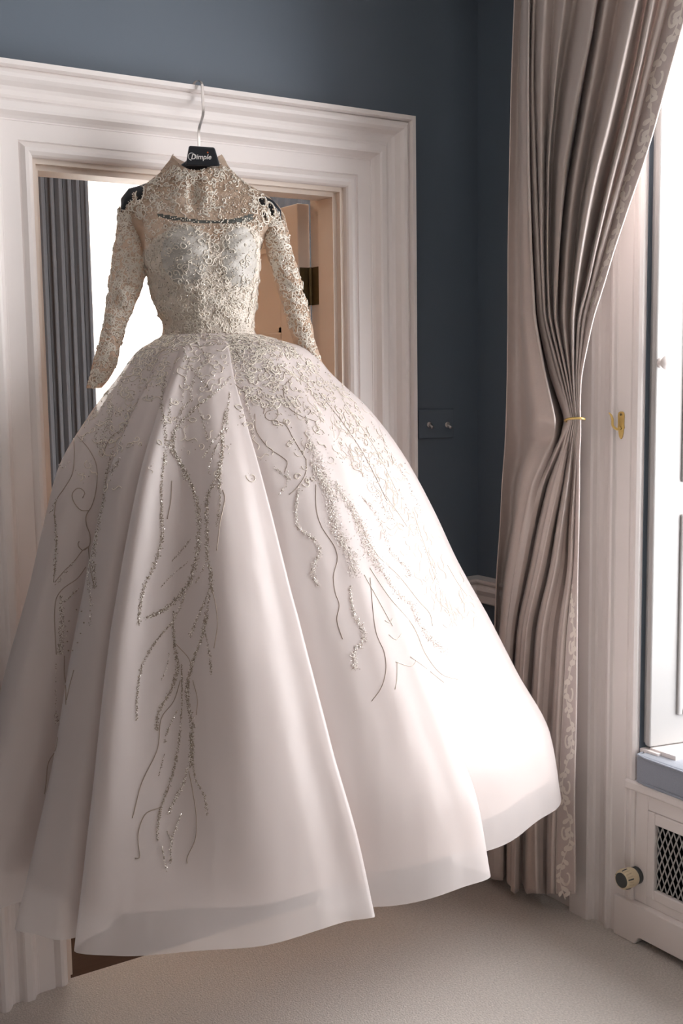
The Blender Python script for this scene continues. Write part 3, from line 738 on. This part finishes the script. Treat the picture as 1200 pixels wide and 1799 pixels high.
def loft(levels, nrow=60, ncol=72, dip=None, sup=1.0):
    """levels: (py, pxl, pxr, halfdepth, centre_off); horizontal superellipse rings"""
    lv = np.array(levels, float); ys = np.linspace(lv[0, 0], lv[-1, 0], nrow); out = []
    for y in ys:
        l, r, hd, of = (pchip(lv[:, 0], lv[:, k], y) for k in (1, 2, 3, 4))
        a, b_ = onp(l, y, of), onp(r, y, of); c_ = (a + b_) / 2; hw = np.linalg.norm((b_ - a)[:2]) / 2
        ring = []
        for k in range(ncol):
            th = 2 * math.pi * k / ncol; ca, sa = math.cos(th), math.sin(th)
            ring.append(c_ + AX * hw * np.sign(ca) * abs(ca) ** sup + AY * hd * np.sign(sa) * abs(sa) ** sup)
        out.append(ring)
    return np.array(out)
TORSO = [(281, 303, 388, .050, .0), (300, 287, 406, .056, 0), (320, 262, 430, .064, 0), (340, 232, 462, .070, 0), (356, 214, 483, .074, 0), (375, 209, 497, .080, 0),
         (395, 222, 484, .088, 0), (420, 240, 464, .098, 0), (450, 251, 457, .104, 0), (487, 258, 456, .100, 0), (540, 272, 450, .092, 0), (575, 287, 447, .088, 0), (594, 283, 452, .090, 0)]
BO = loft(TORSO, 120, 144)
# collar front dips, bust swells, light crumpling
ph = np.linspace(0, 2 * math.pi, 144, endpoint=False)
cx_, cy2 = np.cos(ph), np.sin(ph)
tt = np.linspace(0, 1, 120)
BO[:, :, 2] -= (np.clip(1 - tt * 9, 0, 1) ** 1.5)[:, None] * (.034 * np.clip(cy2, 0, 1) ** 1.2)[None]
BO[:, :, 2] += (np.clip(1 - tt * 9, 0, 1) ** 1.5)[:, None] * (.014 * np.abs(cx_) ** 2)[None]
q = proj(BO.reshape(-1, 3)).reshape(120, 144, 2)
front = (cy2 > 0)[None].repeat(120, 0)
def bump_at(px, py, rx, ry, h):
    w = np.exp(-(((q[..., 0] - px) / rx) ** 2 + ((q[..., 1] - py) / ry) ** 2) * 1.1) * front
    return AY[None, None] * (w * h)[..., None]
BO += bump_at(322, 446, 54, 54, .032) + bump_at(424, 448, 42, 54, .032) + bump_at(352, 520, 9, 70, .003)
BO += bump_at(320, 345, 18, 22, .012) - bump_at(340, 345, 9, 26, .012) + bump_at(362, 340, 10, 30, .008)
nz = sum(np.sin(tt[:, None] * a + b_ * ph[None] + c_) for a, b_, c_ in ((31, 5, 1), (53, 9, 2), (77, -13, .4))) * .0011
BO += (np.stack([cx_, cx_ * 0, cx_ * 0], 1) @ np.stack([AX, AX * 0, AX * 0]) + cy2[:, None] * AY[None])[None] * nz[..., None]
q = proj(BO.reshape(-1, 3)).reshape(120, 144, 2)
allF = grid_faces(120, 144, True)
cen = np.array([q.reshape(-1, 2)[list(f)].mean(0) for f in allF]); fcol = np.array([f[0] % 144 for f in allF]); isf = cy2[fcol] > -.05
def inpoly(pts, poly):
    x, y = pts[:, 0], pts[:, 1]; r = np.zeros(len(pts), bool); n_ = len(poly)
    for i in range(n_):
        (x0, y0), (x1, y1) = poly[i], poly[(i + 1) % n_]
        c_ = ((y0 > y) != (y1 > y)) & (x < (x1 - x0) * (y - y0) / (y1 - y0 + 1e-9) + x0); r ^= c_
    return r
holes = [[(211, 368), (210, 352), (222, 335), (232, 338), (234, 351), (224, 358), (218, 370)], [(238, 341), (240, 331), (252, 328), (251, 347), (243, 358)],
         [(453, 348), (465, 349), (466, 362), (457, 360)], [(470, 355), (478, 359), (483, 383), (475, 380)], [(461, 370), (468, 374), (470, 393), (463, 390)], [(489, 372), (496, 378), (498, 390), (492, 388)]]
kill = np.zeros(len(allF), bool)
for h in holes: kill |= inpoly(cen, h) & isf
neck_y = 392.0
yoke = (cen[:, 1] < np.interp(cen[:, 0], [230, 270, 300, 330, 362, 380, 400, 420, 445, 480], [470, 420, 398, 392, 410, 430, 398, 392, 400, 440])) & ~kill
body = ~yoke & ~kill
def sub(name, mask, m, parent=gown, off=0.0, V=None):
    V = BO.reshape(-1, 3) if V is None else V
    fs = [allF[i] for i in np.nonzero(mask)[0]]; used = sorted({k for f in fs for k in f}); mp = {k: i for i, k in enumerate(used)}
    VV = V[used] + AY[None] * off
    o = obj(name, VV, [tuple(mp[k] for k in f) for f in fs], m, parent, True); return o
yk = sub('yoke', yoke, MT['tulle']); yk['label'] = 'champagne tulle yoke and high collar sewn with pearls'
bd = sub('corset', body, MT['corset']); bd['label'] = 'ivory lace corset bodice'
def ell(px, py, rx, ry): return (((cen[:, 0] - px) / rx) ** 2 + ((cen[:, 1] - py) / ry) ** 2 < 1) & isf
for px, py, rx, ry in ((325, 448, 42, 52), (422, 452, 30, 54)):
    m_ = (ell(px, py, rx, ry)) & ~kill
    o = sub('bust_cup', m_, MT['cup'], off=.0005)
m_ = inpoly(cen, [(276, 375), (300, 379), (340, 385), (362, 387), (400, 386), (430, 380), (444, 375), (446, 384), (440, 390), (400, 393), (362, 393), (330, 390), (300, 386), (280, 381)]) & isf
o = sub('hanger_bar_strip', m_, MT['band'], off=.0005); o['label'] = 'dark strip standing in for the hanger bar behind the sheer neckline'  # surface strip added in place of the hanger bar showing through the tulle

SL = [(346, 226, 240, .010, 0), (356, 213, 248, .022, 0), (375, 206, 252, .034, 0), (400, 204, 252, .040, 0), (440, 200, 255, .044, .0), (480, 194, 258, .045, 0), (500, 191, 252, .043, -.005), (520, 189, 245, .041, -.01), (545, 185, 234, .037, -.015), (570, 180, 222, .034, -.02), (600, 174, 214, .031, -.03), (640, 164, 205, .030, -.045), (665, 156, 192, .028, -.055), (682, 152, 178, .026, -.06)]
SR = [(352, 464, 476, .010, 0), (364, 461, 490, .022, 0), (385, 458, 501, .036, 0), (410, 460, 506, .038, 0), (440, 467, 513, .038, 0), (480, 480, 525, .036, 0), (530, 494, 538, .034, 0), (575, 507, 549, .032, 0), (605, 520, 556, .030, .0), (628, 538, 563, .024, .0), (642, 550, 568, .018, 0)]
def sleeve(lv, seed):
    P = loft(lv, 100, 56); rr = np.random.default_rng(seed)
    c_ = P.mean(1, keepdims=True); t = np.linspace(0, 1, 100)[:, None]; a = np.linspace(0, 2 * math.pi, 56, endpoint=False)[None]
    w = 0
    for k in range(9):
        f1, f2, p1 = rr.uniform(10, 70), rr.integers(1, 6), rr.uniform(0, 6); w = w + np.sin(f1 * t + f2 * a + p1) * .018
    w = w + .05 * np.sin(3 * a + 9 * t) * np.sin(14 * t)
    return c_ + (P - c_) * (1 + w)[..., None]
SLP, SRP = sleeve(SL, 3), sleeve(SR, 5)
def sleeve_faces(P):
    qq = proj(P.reshape(-1, 3)); F_ = grid_faces(100, 56, True); cc = np.array([qq[list(f)].mean(0) for f in F_]); k_ = np.zeros(len(F_), bool)
    fr_ = np.array([(f[0] % 56) < 30 for f in F_])
    for h in holes: k_ |= inpoly(cc, h) & fr_
    return [f for f, z_ in zip(F_, k_) if not z_]
FSL, FSR = sleeve_faces(SLP), sleeve_faces(SRP)
sl_o = obj('sleeve', SLP.reshape(-1, 3), FSL, MT['tulle'], gown, True); sl_o['label'] = 'sheer lace sleeve'
sr_o = obj('sleeve', SRP.reshape(-1, 3), FSR, MT['tulle'], gown, True); sr_o['label'] = 'sheer lace sleeve'

# ---------------------------------------------------------------- embroidery
def bvh(V, F): return BVHTree.FromPolygons([Vector(v) for v in V.reshape(-1, 3)], F)
T_SK = bvh(SK, grid_faces(120, 640, True))
T_BO = bvh(BO, [f for f, k in zip(allF, kill) if not k]); T_SL = bvh(SLP, FSL); T_SR = bvh(SRP, FSR)
CV = Vector(CAM)
def cast(tree, px, py):
    d = Vector(ray(px, py)).normalized(); h = tree.ray_cast(CV, d, 12)
    if h[0] is None: return None
    n_ = h[1] if h[1].dot(d) < 0 else -h[1]
    return np.array(h[0]), np.array(n_)
OCT = np.array([(1, 0, 0), (-1, 0, 0), (0, 1, 0), (0, -1, 0), (0, 0, 1), (0, 0, -1)], float)
OF = [(0, 2, 4), (2, 1, 4), (1, 3, 4), (3, 0, 4), (2, 0, 5), (1, 2, 5), (3, 1, 5), (0, 3, 5)]
class Beads:
    def __init__(s): s.p = []; s.r = []; s.st = []
    def add(s, p, r, st=1.0): s.p.append(p); s.r.append(r); s.st.append(st)
    def build(s, name, m, parent=gown):
        if not s.p: return
        n_ = len(s.p); P = np.array(s.p); r = np.array(s.r)[:, None, None]
        A_ = rng.normal(size=(n_, 3, 3)); Q = np.linalg.qr(A_)[0]
        st = np.ones((n_, 1, 3)); st[:, 0, 2] = s.st
        V = P[:, None] + np.einsum('nij,nkj->nki', Q, OCT[None] * st) * r
        F = (np.array(OF)[None] + (np.arange(n_) * 6)[:, None, None]).reshape(-1, 3)
        o = obj(name, V.reshape(-1, 3), F.tolist(), m, parent); o['kind'] = 'stuff'; return o
silver, crystal, pearl, cords, laces = Beads(), Beads(), Beads(), MB(), MB()
def resample(pl, step):
    P = crom(np.array(pl, float), max(8, int(sum(math.dist(a, b_) for a, b_ in zip(pl, pl[1:])) / step)))
    return P
def bead_line(pl, wid=3.0, dens=1.0, sp=.12, r=.00122, tree=None):
    tree = tree or T_SK
    P = resample(pl, 1.2)
    k = int(len(P) * dens * max(1, wid * .65))
    for _ in range(k):
        i = random.random(); j = int(i * (len(P) - 1)); taper = .45 + .55 * math.sin(math.pi * min(1, .15 + .85 * (1 - i) + .1))
        x = P[j][0] + random.gauss(0, wid * .42 * taper); y = P[j][1] + random.gauss(0, wid * .3)
        h = cast(tree, x, y)
        if not h: continue
        p = h[0] + h[1] * .0008
        if random.random() < sp: crystal.add(p + h[1] * .0008, r * random.uniform(.9, 1.5))
        else: silver.add(p, r * random.uniform(.6, 1.1), random.uniform(.8, 2.0))
def cord(pl, r=.0013, tree=None, dest=None):
    P = resample(pl, 4); seg = []
    def flush():
        if len(seg) >= 3: (dest or cords).add(*tube(np.array(seg), r, 5))
        seg.clear()
    prev = None
    for x, y in P:
        h = cast(tree or T_SK, x, y)
        if not h: flush(); prev = None; continue
        p = h[0] + h[1] * .0006
        if prev is not None and np.linalg.norm(p - prev) > .04: flush()
        seg.append(p); prev = p
    flush()
BL = [  # front panel vines (image-traced centre lines dropped on to the skirt): width, density, sparkle
 ([(306,760),(306,793),(323,822),(339,859),(347,888),(350,925),(348,962),(341,998),(330,1028),(312,1050),(293,1068),(257,1087)],6,1.1,.12),
 ([(389,760),(391,800),(380,839),(365,874),(363,912),(364,953),(365,980),(370,1004),(371,1031),(374,1041)],5,1.1,.08),
 ([(386,833),(386,863),(386,888),(380,925)],3,.7,.08), ([(290,797),(284,852),(284,907),(284,953),(270,995),(255,1026),(246,1066),(243,1100)],4.5,.9,.15),
 ([(334,949),(319,967),(301,986)],2.5,.7,.1), ([(330,988),(303,1011),(282,1032)],2,.6,.1), ([(363,986),(352,1010),(343,1026)],2.5,.8,.1),
 ([(370,1032),(358,1061),(347,1087),(333,1120)],3.2,.9,.15), ([(369,1044),(365,1068),(359,1090),(356,1117)],3.2,.9,.08), ([(326,1043),(315,1070),(304,1090)],3,.9,.1),
 ([(305,1075),(305,1107),(309,1147),(313,1165),(300,1213),(279,1251),(275,1283)],4.5,1.1,.06), ([(305,1091),(273,1128),(249,1171),(241,1219),(240,1267)],3.2,1,.12),
 ([(319,1168),(320,1213),(319,1253),(313,1312),(300,1371),(284,1416),(277,1453),(277,1477)],3.4,1,.06),
 ([(365,1080),(356,1117),(340,1160),(329,1213),(332,1245),(337,1267),(337,1307),(336,1347)],5,1.2,.06), ([(337,1290),(337,1320),(336,1347)],6,1.0,.05),
 ([(329,1349),(321,1381),(308,1403),(295,1432)],4,1,.3), ([(340,1347),(345,1373),(359,1397),(364,1432)],3.2,.9,.1),
 ([(312,1248),(297,1277),(289,1307)],2.6,.8,.1), ([(289,1325),(279,1363)],1.6,.6,.2), ([(319,1429),(305,1467),(300,1488),(301,1517)],2.6,.9,.3), ([(293,1459),(303,1480)],2,.8,.4),
 ([(285,1488),(293,1533)],2,.8,.2), ([(360,1109),(367,1141),(372,1184)],2.6,.9,.08), ([(348,1080),(335,1120)],2.6,.8,.2), ([(297,1147),(293,1173),(283,1197)],1.8,.6,.2),
 ([(322,593),(326,624),(343,655),(357,670),(376,692)],4,.8,.3), ([(343,600),(354,611),(361,633),(348,652),(335,685),(335,703),(321,718),(310,743)],4,.8,.3),
 ([(405,663),(390,679),(376,692),(357,705),(335,725),(313,749),(304,765),(300,789),(317,813),(328,846)],5,.9,.25), ([(348,716),(357,740),(365,776)],3,.7,.2),
 ([(398,721),(392,743),(392,762),(387,817),(385,860)],5,1,.2), ([(390,758),(372,780),(357,804)],3,.8,.35), ([(388,771),(374,798),(366,833)],3,.8,.35), ([(290,659),(284,707),(290,751),(290,817)],5,.8,.3),
 ([(404,690),(400,720),(397,760)],4,.8,.3), ([(330,640),(322,690),(318,730)],3,.5,.4), ([(300,700),(296,740)],4,.6,.4),
 # left panel
 ([(198,713),(185,756),(180,789)],8,.8,.5), ([(231,718),(216,751),(193,771)],4,.8,.5), ([(198,793),(187,833),(182,878),(171,934),(165,978),(167,1034)],5,.7,.25), ([(211,805),(193,833)],6,.7,.2),
 ([(107,1047),(108,1078),(109,1110),(104,1150)],7,.9,.35), ([(96,905),(99,942),(98,978),(96,1010)],4,.6,.2), ([(98,1167),(98,1230),(99,1272)],2,.3,.4), ([(99,1250),(100,1275)],5,.6,.4),
 ([(100,878),(92,895),(88,905)],3,.6,.5), ([(138,1034),(113,1058)],3,.6,.5), ([(131,985),(111,1010),(98,1028)],4,.4,.5), ([(160,980),(155,1010),(160,1060),(158,1100)],3,.5,.4), ([(175,740),(168,760),(178,800)],5,.4,.6),
 ([(163,815),(160,825),(158,835)],2,.8,.9), ([(104,815),(112,822),(125,810)],3,.4,.4),
 # right panels
 ([(525,859),(520,893),(525,927),(551,947),(562,970),(551,993),(551,1015),(562,1032)],6,.8,.25), ([(548,814),(573,857),(593,933),(616,976),(624,1012)],14,.8,.45),
 ([(616,1030),(616,1041),(622,1078),(636,1106),(639,1129),(624,1140),(624,1177)],7,.9,.25), ([(588,851),(616,891),(639,936),(650,970),(673,1004)],14,.7,.5), ([(673,1004),(695,1041),(724,1063),(735,1092),(752,1117),(783,1148)],8,.6,.45),
 ([(633,871),(656,896),(675,936),(684,964),(709,993),(724,1015)],6,.5,.5), ([(545,775),(560,810),(575,850),(595,880)],14,.6,.4), ([(431,702),(442,736),(445,775)],4,.6,.4), ([(537,730),(543,760),(546,800)],4,.6,.5),
 ([(480,820),(500,835),(512,845)],5,.5,.2), ([(505,830),(503,850),(490,870)],4,.5,.2), ([(600,780),(650,850),(690,920)],6,.25,.5), ([(650,740),(700,820),(740,900)],5,.25,.5), ([(700,860),(740,950),(775,1040)],4,.25,.5),
]
for pl, w, d, s_ in BL: bead_line(pl, w, d, *((.68, .00098) if pl[0][0] > 430 else (s_, .00122)))  # right-hand vines get more pale crystal beads, imitating the stronger light there
CD = [
 [(371,1031),(374,1041),(380,1068),(382,1100),(376,1139)], [(391,861),(395,874),(387,916),(381,967)], [(332,1355),(340,1397),(345,1435),(343,1475),(329,1507),(329,1517)],
 [(309,1131),(332,1157),(337,1173)], [(339,1195),(347,1229),(345,1256)], [(317,1195),(305,1232),(284,1261),(277,1315),(249,1376),(233,1437)], [(281,1419),(257,1429),(244,1459),(243,1480),(245,1507),(237,1508)],
 [(302,845),(300,880),(294,912)], [(129,758),(131,798),(127,833),(113,858),(100,878),(96,905),(99,942),(98,978),(94,1023)],
 [(136,765),(156,789),(169,816),(170,851),(162,887),(151,907),(152,922),(158,940),(157,958),(145,967),(131,985),(111,1005),(96,1023)],
 [(156,897),(142,896),(129,880),(127,867),(138,857),(149,865),(145,875)], [(157,960),(146,967),(137,958),(139,951)], [(151,996),(136,1016),(111,1034),(100,1049),(96,1076),(97,1114),(99,1150)], [(138,1034),(113,1058)],
 [(113,1152),(113,1184),(116,1209),(116,1238)], [(130,1177),(123,1203),(117,1230)], [(102,1295),(98,1317),(85,1340),(81,1374),(78,1395)], [(231,718),(216,751),(193,771),(180,800)], [(155,960),(158,990),(166,1034)],
 [(555,851),(556,896),(565,925),(588,961),(593,981),(586,1012),(589,1041),(596,1063),(592,1089),(602,1123)], [(650,1015),(661,1112),(675,1146),(678,1177),(670,1208),(653,1232)], [(538,806),(537,832),(519,860),(508,869)],
 [(639,936),(664,976),(701,1012),(735,1055),(755,1078),(760,1100)], [(650,998),(684,1049),(726,1100),(749,1151),(777,1185),(806,1194)], [(695,1163),(724,1170),(732,1160)], [(698,1163),(697,1197),(694,1211)], [(721,1154),(741,1168),(780,1199)],
 [(678,871),(704,908),(715,925)], [(726,899),(743,950),(758,993)], [(786,993),(806,1027),(820,1046)], [(408,583),(410,608),(422,628),(434,641)], [(448,727),(451,758),(473,787),(493,801)],
 [(463,727),(467,716),(478,713),(488,722),(486,735),(474,739),(466,732),(470,723),(479,721)], [(534,722),(541,717),(546,723),(541,729)], [(513,662),(499,682),(505,713),(527,730),(556,741)], [(414,676),(448,702),(459,699)],
 [(478,739),(500,745),(515,770),(537,806)], [(493,801),(505,812),(500,830)], [(676,1090),(684,1094),(690,1086)], [(683,1115),(696,1124),(705,1114)], [(560,690),(600,740),(640,800),(680,880)], [(600,700),(660,790),(700,870)], [(640,1010),(668,1060),(690,1100)],
]
for pl in CD: cord(pl, .00105 if pl[0][0] < 420 else .0008, None, laces if pl[0][0] > 595 and pl[0] != (650, 1015) else None)  # right-hand cords use pale lace colour, brighter light put into the material
for x, y in [(134,1071),(144,1074),(121,1091),(148,1094),(118,1109),(142,1113),(118,1127),(137,1129),(120,1143),(128,1143)]:
    h = cast(T_SK, x, y)
    if h: silver.add(h[0] + h[1] * .001, .0024)

# lace: little curls, leaves and sprigs drawn on a surface patch
def lace_curl(tree, px, py, size, mb, r=.0009, kind=None):
    h = cast(tree, px, py)
    if not h: return
    p, n_ = h; u = np.cross(n_, rng.normal(size=3)); u /= np.linalg.norm(u) + 1e-9; v = np.cross(n_, u)
    k = kind if kind is not None else random.randint(0, 2); pts = []
    if k == 0:   # spiral
        for a in np.linspace(0, 5.5, 11): pts.append(p + size * (1 - a / 7.5) * (math.cos(a) * u + math.sin(a) * v))
    elif k == 1: # leaf outline
        for a in np.linspace(-1, 1, 11): pts.append(p + size * (1.5 * (1 - abs(a)) * u + .5 * math.sin(math.pi * a) * v))
    else:        # s-sprig
        for a in np.linspace(-1, 1, 9): pts.append(p + size * (1.5 * a * u + .45 * math.sin(math.pi * a) * v))
    out = []
    for q_ in pts:
        loc, nn, _, _ = tree.find_nearest(Vector(q_), .03)
        if loc is None: return
        nn = np.array(nn); nn = nn if nn @ n_ > 0 else -nn
        out.append(np.array(loc) + nn * (r * .6 + .0006))
    mb.add(*tube(np.array(out), r, 4, False))
def rnd_poly(poly):
    xs = [p[0] for p in poly]; ys = [p[1] for p in poly]
    while True:
        x, y = random.uniform(min(xs), max(xs)), random.uniform(min(ys), max(ys))
        if inpoly(np.array([[x, y]]), poly)[0]: return x, y
YK = [(300, 284), (355, 300), (388, 286), (440, 326), (496, 374), (480, 395), (440, 400), (360, 398), (270, 395), (210, 376), (212, 352), (262, 320)]
TB = [(255, 395), (460, 395), (456, 487), (447, 588), (288, 588), (270, 530), (257, 487)]
LS = [(208, 360), (250, 390), (256, 485), (222, 570), (205, 640), (178, 680), (155, 676), (180, 570), (196, 460)]
RS = [(465, 360), (498, 378), (512, 430), (537, 520), (556, 610), (564, 634), (545, 628), (508, 570), (482, 480), (462, 400)]
for poly, tree, nc, nb in ((YK, T_BO, 420, 1700), (TB, T_BO, 520, 1500), (LS, T_SL, 460, 1000), (RS, T_SR, 330, 900)):
    for _ in range(nc):
        x, y = rnd_poly(poly)
        if tree is T_BO and poly is YK and 380 < x < 440 and 320 < y < 376 and random.random() < .85: continue
        if 262 < x < 458 and abs(y - np.interp(x, [276, 362, 445], [378, 390, 379])) < 8: continue
        if poly is YK and (x < 256 or x > 455) and any(inpoly(np.array([[x, y]]), h_)[0] for h_ in holes): continue
        if poly is TB and (((x - 325) / 40) ** 2 + ((y - 446) / 48) ** 2 < 1 or ((x - 422) / 28) ** 2 + ((y - 450) / 50) ** 2 < 1) and random.random() < .7: continue
        lace_curl(tree, x, y, random.uniform(.004, .011), laces, random.uniform(.0009, .0017))
    for _ in range(nb):
        x, y = rnd_poly(poly); h = cast(tree, x, y)
        if not h or (270 < x < 450 and abs(y - np.interp(x, [276, 362, 445], [379, 390, 380])) < 6): continue
        k = random.random(); p = h[0] + h[1] * .001
        if k < .45: pearl.add(p, random.uniform(.0009, .0019))
        elif k < .75: crystal.add(p, random.uniform(.0009, .0018))
        else: silver.add(p, random.uniform(.0009, .0018), 1.4)
T_FULL = bvh(BO, allF)
for h_ in holes:                                             # corded rims of the cut-out shoulders
    pts = [cast(T_FULL, *p) for p in crom(np.array(h_, float), 28, True)]; pts = [p[0] + p[1] * .001 for p in pts if p]
    if len(pts) > 20: laces.add(*tube(np.array(pts + pts[:2]), .0017, 5, False))
    for _ in range(26):
        p = random.choice(pts) if pts else None
        if p is not None: (pearl if random.random() < .5 else crystal).add(p + rng.normal(0, .002, 3), random.uniform(.0012, .0022))
# pearls along the hanger-bar strip and dotted tulle
for i in range(46):
    t = i / 45; x = 278 + 166 * t; y = 383 + 6 * math.sin(math.pi * t) + random.uniform(-4, 4); h = cast(T_BO, x, y)
    if h: pearl.add(h[0] + h[1] * .004, random.uniform(.0015, .0024))
# heavy lace around the waist and over the hips of the skirt, thinning downwards
for _ in range(1500):
    t = random.random() ** 1.9; y = 590 + t * 300
    if random.random() < t * t * 1.1: continue
    lo = np.interp(y, [590, 625, 690, 770, 850], [285, 232, 180, 120, 80]); hi = np.interp(y, [578, 600, 640, 720, 810, 874], [450, 500, 560, 640, 708, 745])
    x = random.uniform(lo + 3, hi - 3)
    mid = np.interp(y, [600, 820], [300, 250]) < x < np.interp(y, [600, 820], [400, 440])
    if mid and random.random() < .8: continue
    if x < np.interp(y, [600, 820], [300, 250]) and y > 700 and not (140 < x < 240) and random.random() < .85: continue
    if 440 < x < 520 and y > 720 and random.random() < .75: continue
    lace_curl(T_SK, x, y, random.uniform(.005, .015), laces, random.uniform(.0006, .0012))
    for _k in range(2):
        h = cast(T_SK, x + random.gauss(0, 6), y + random.gauss(0, 6))
        if h: (crystal if random.random() < .35 else silver).add(h[0] + h[1] * .0008, random.uniform(.0008, .0016), 1.4)
# fine fern strokes running down the right hip
for _ in range(150):
    t = random.random(); x = 560 + 260 * t + random.gauss(0, 22); y = 690 + 420 * t + random.gauss(0, 30) - 20
    lace_curl(T_SK, x, y, random.uniform(.008, .022), laces, random.uniform(.0004, .0006), 2)
o = cords.build('cord_embroidery', MT['cord'], gown, True); o['label'] = 'pewter corded vines'; o['kind'] = 'stuff'
o = laces.build('lace_applique', MT['lace'], gown, True); o['kind'] = 'stuff'
silver.build('silver_beading', MT['silver']); crystal.build('crystal_beading', MT['crystal']); pearl.build('pearl_beading', MT['pearl'])
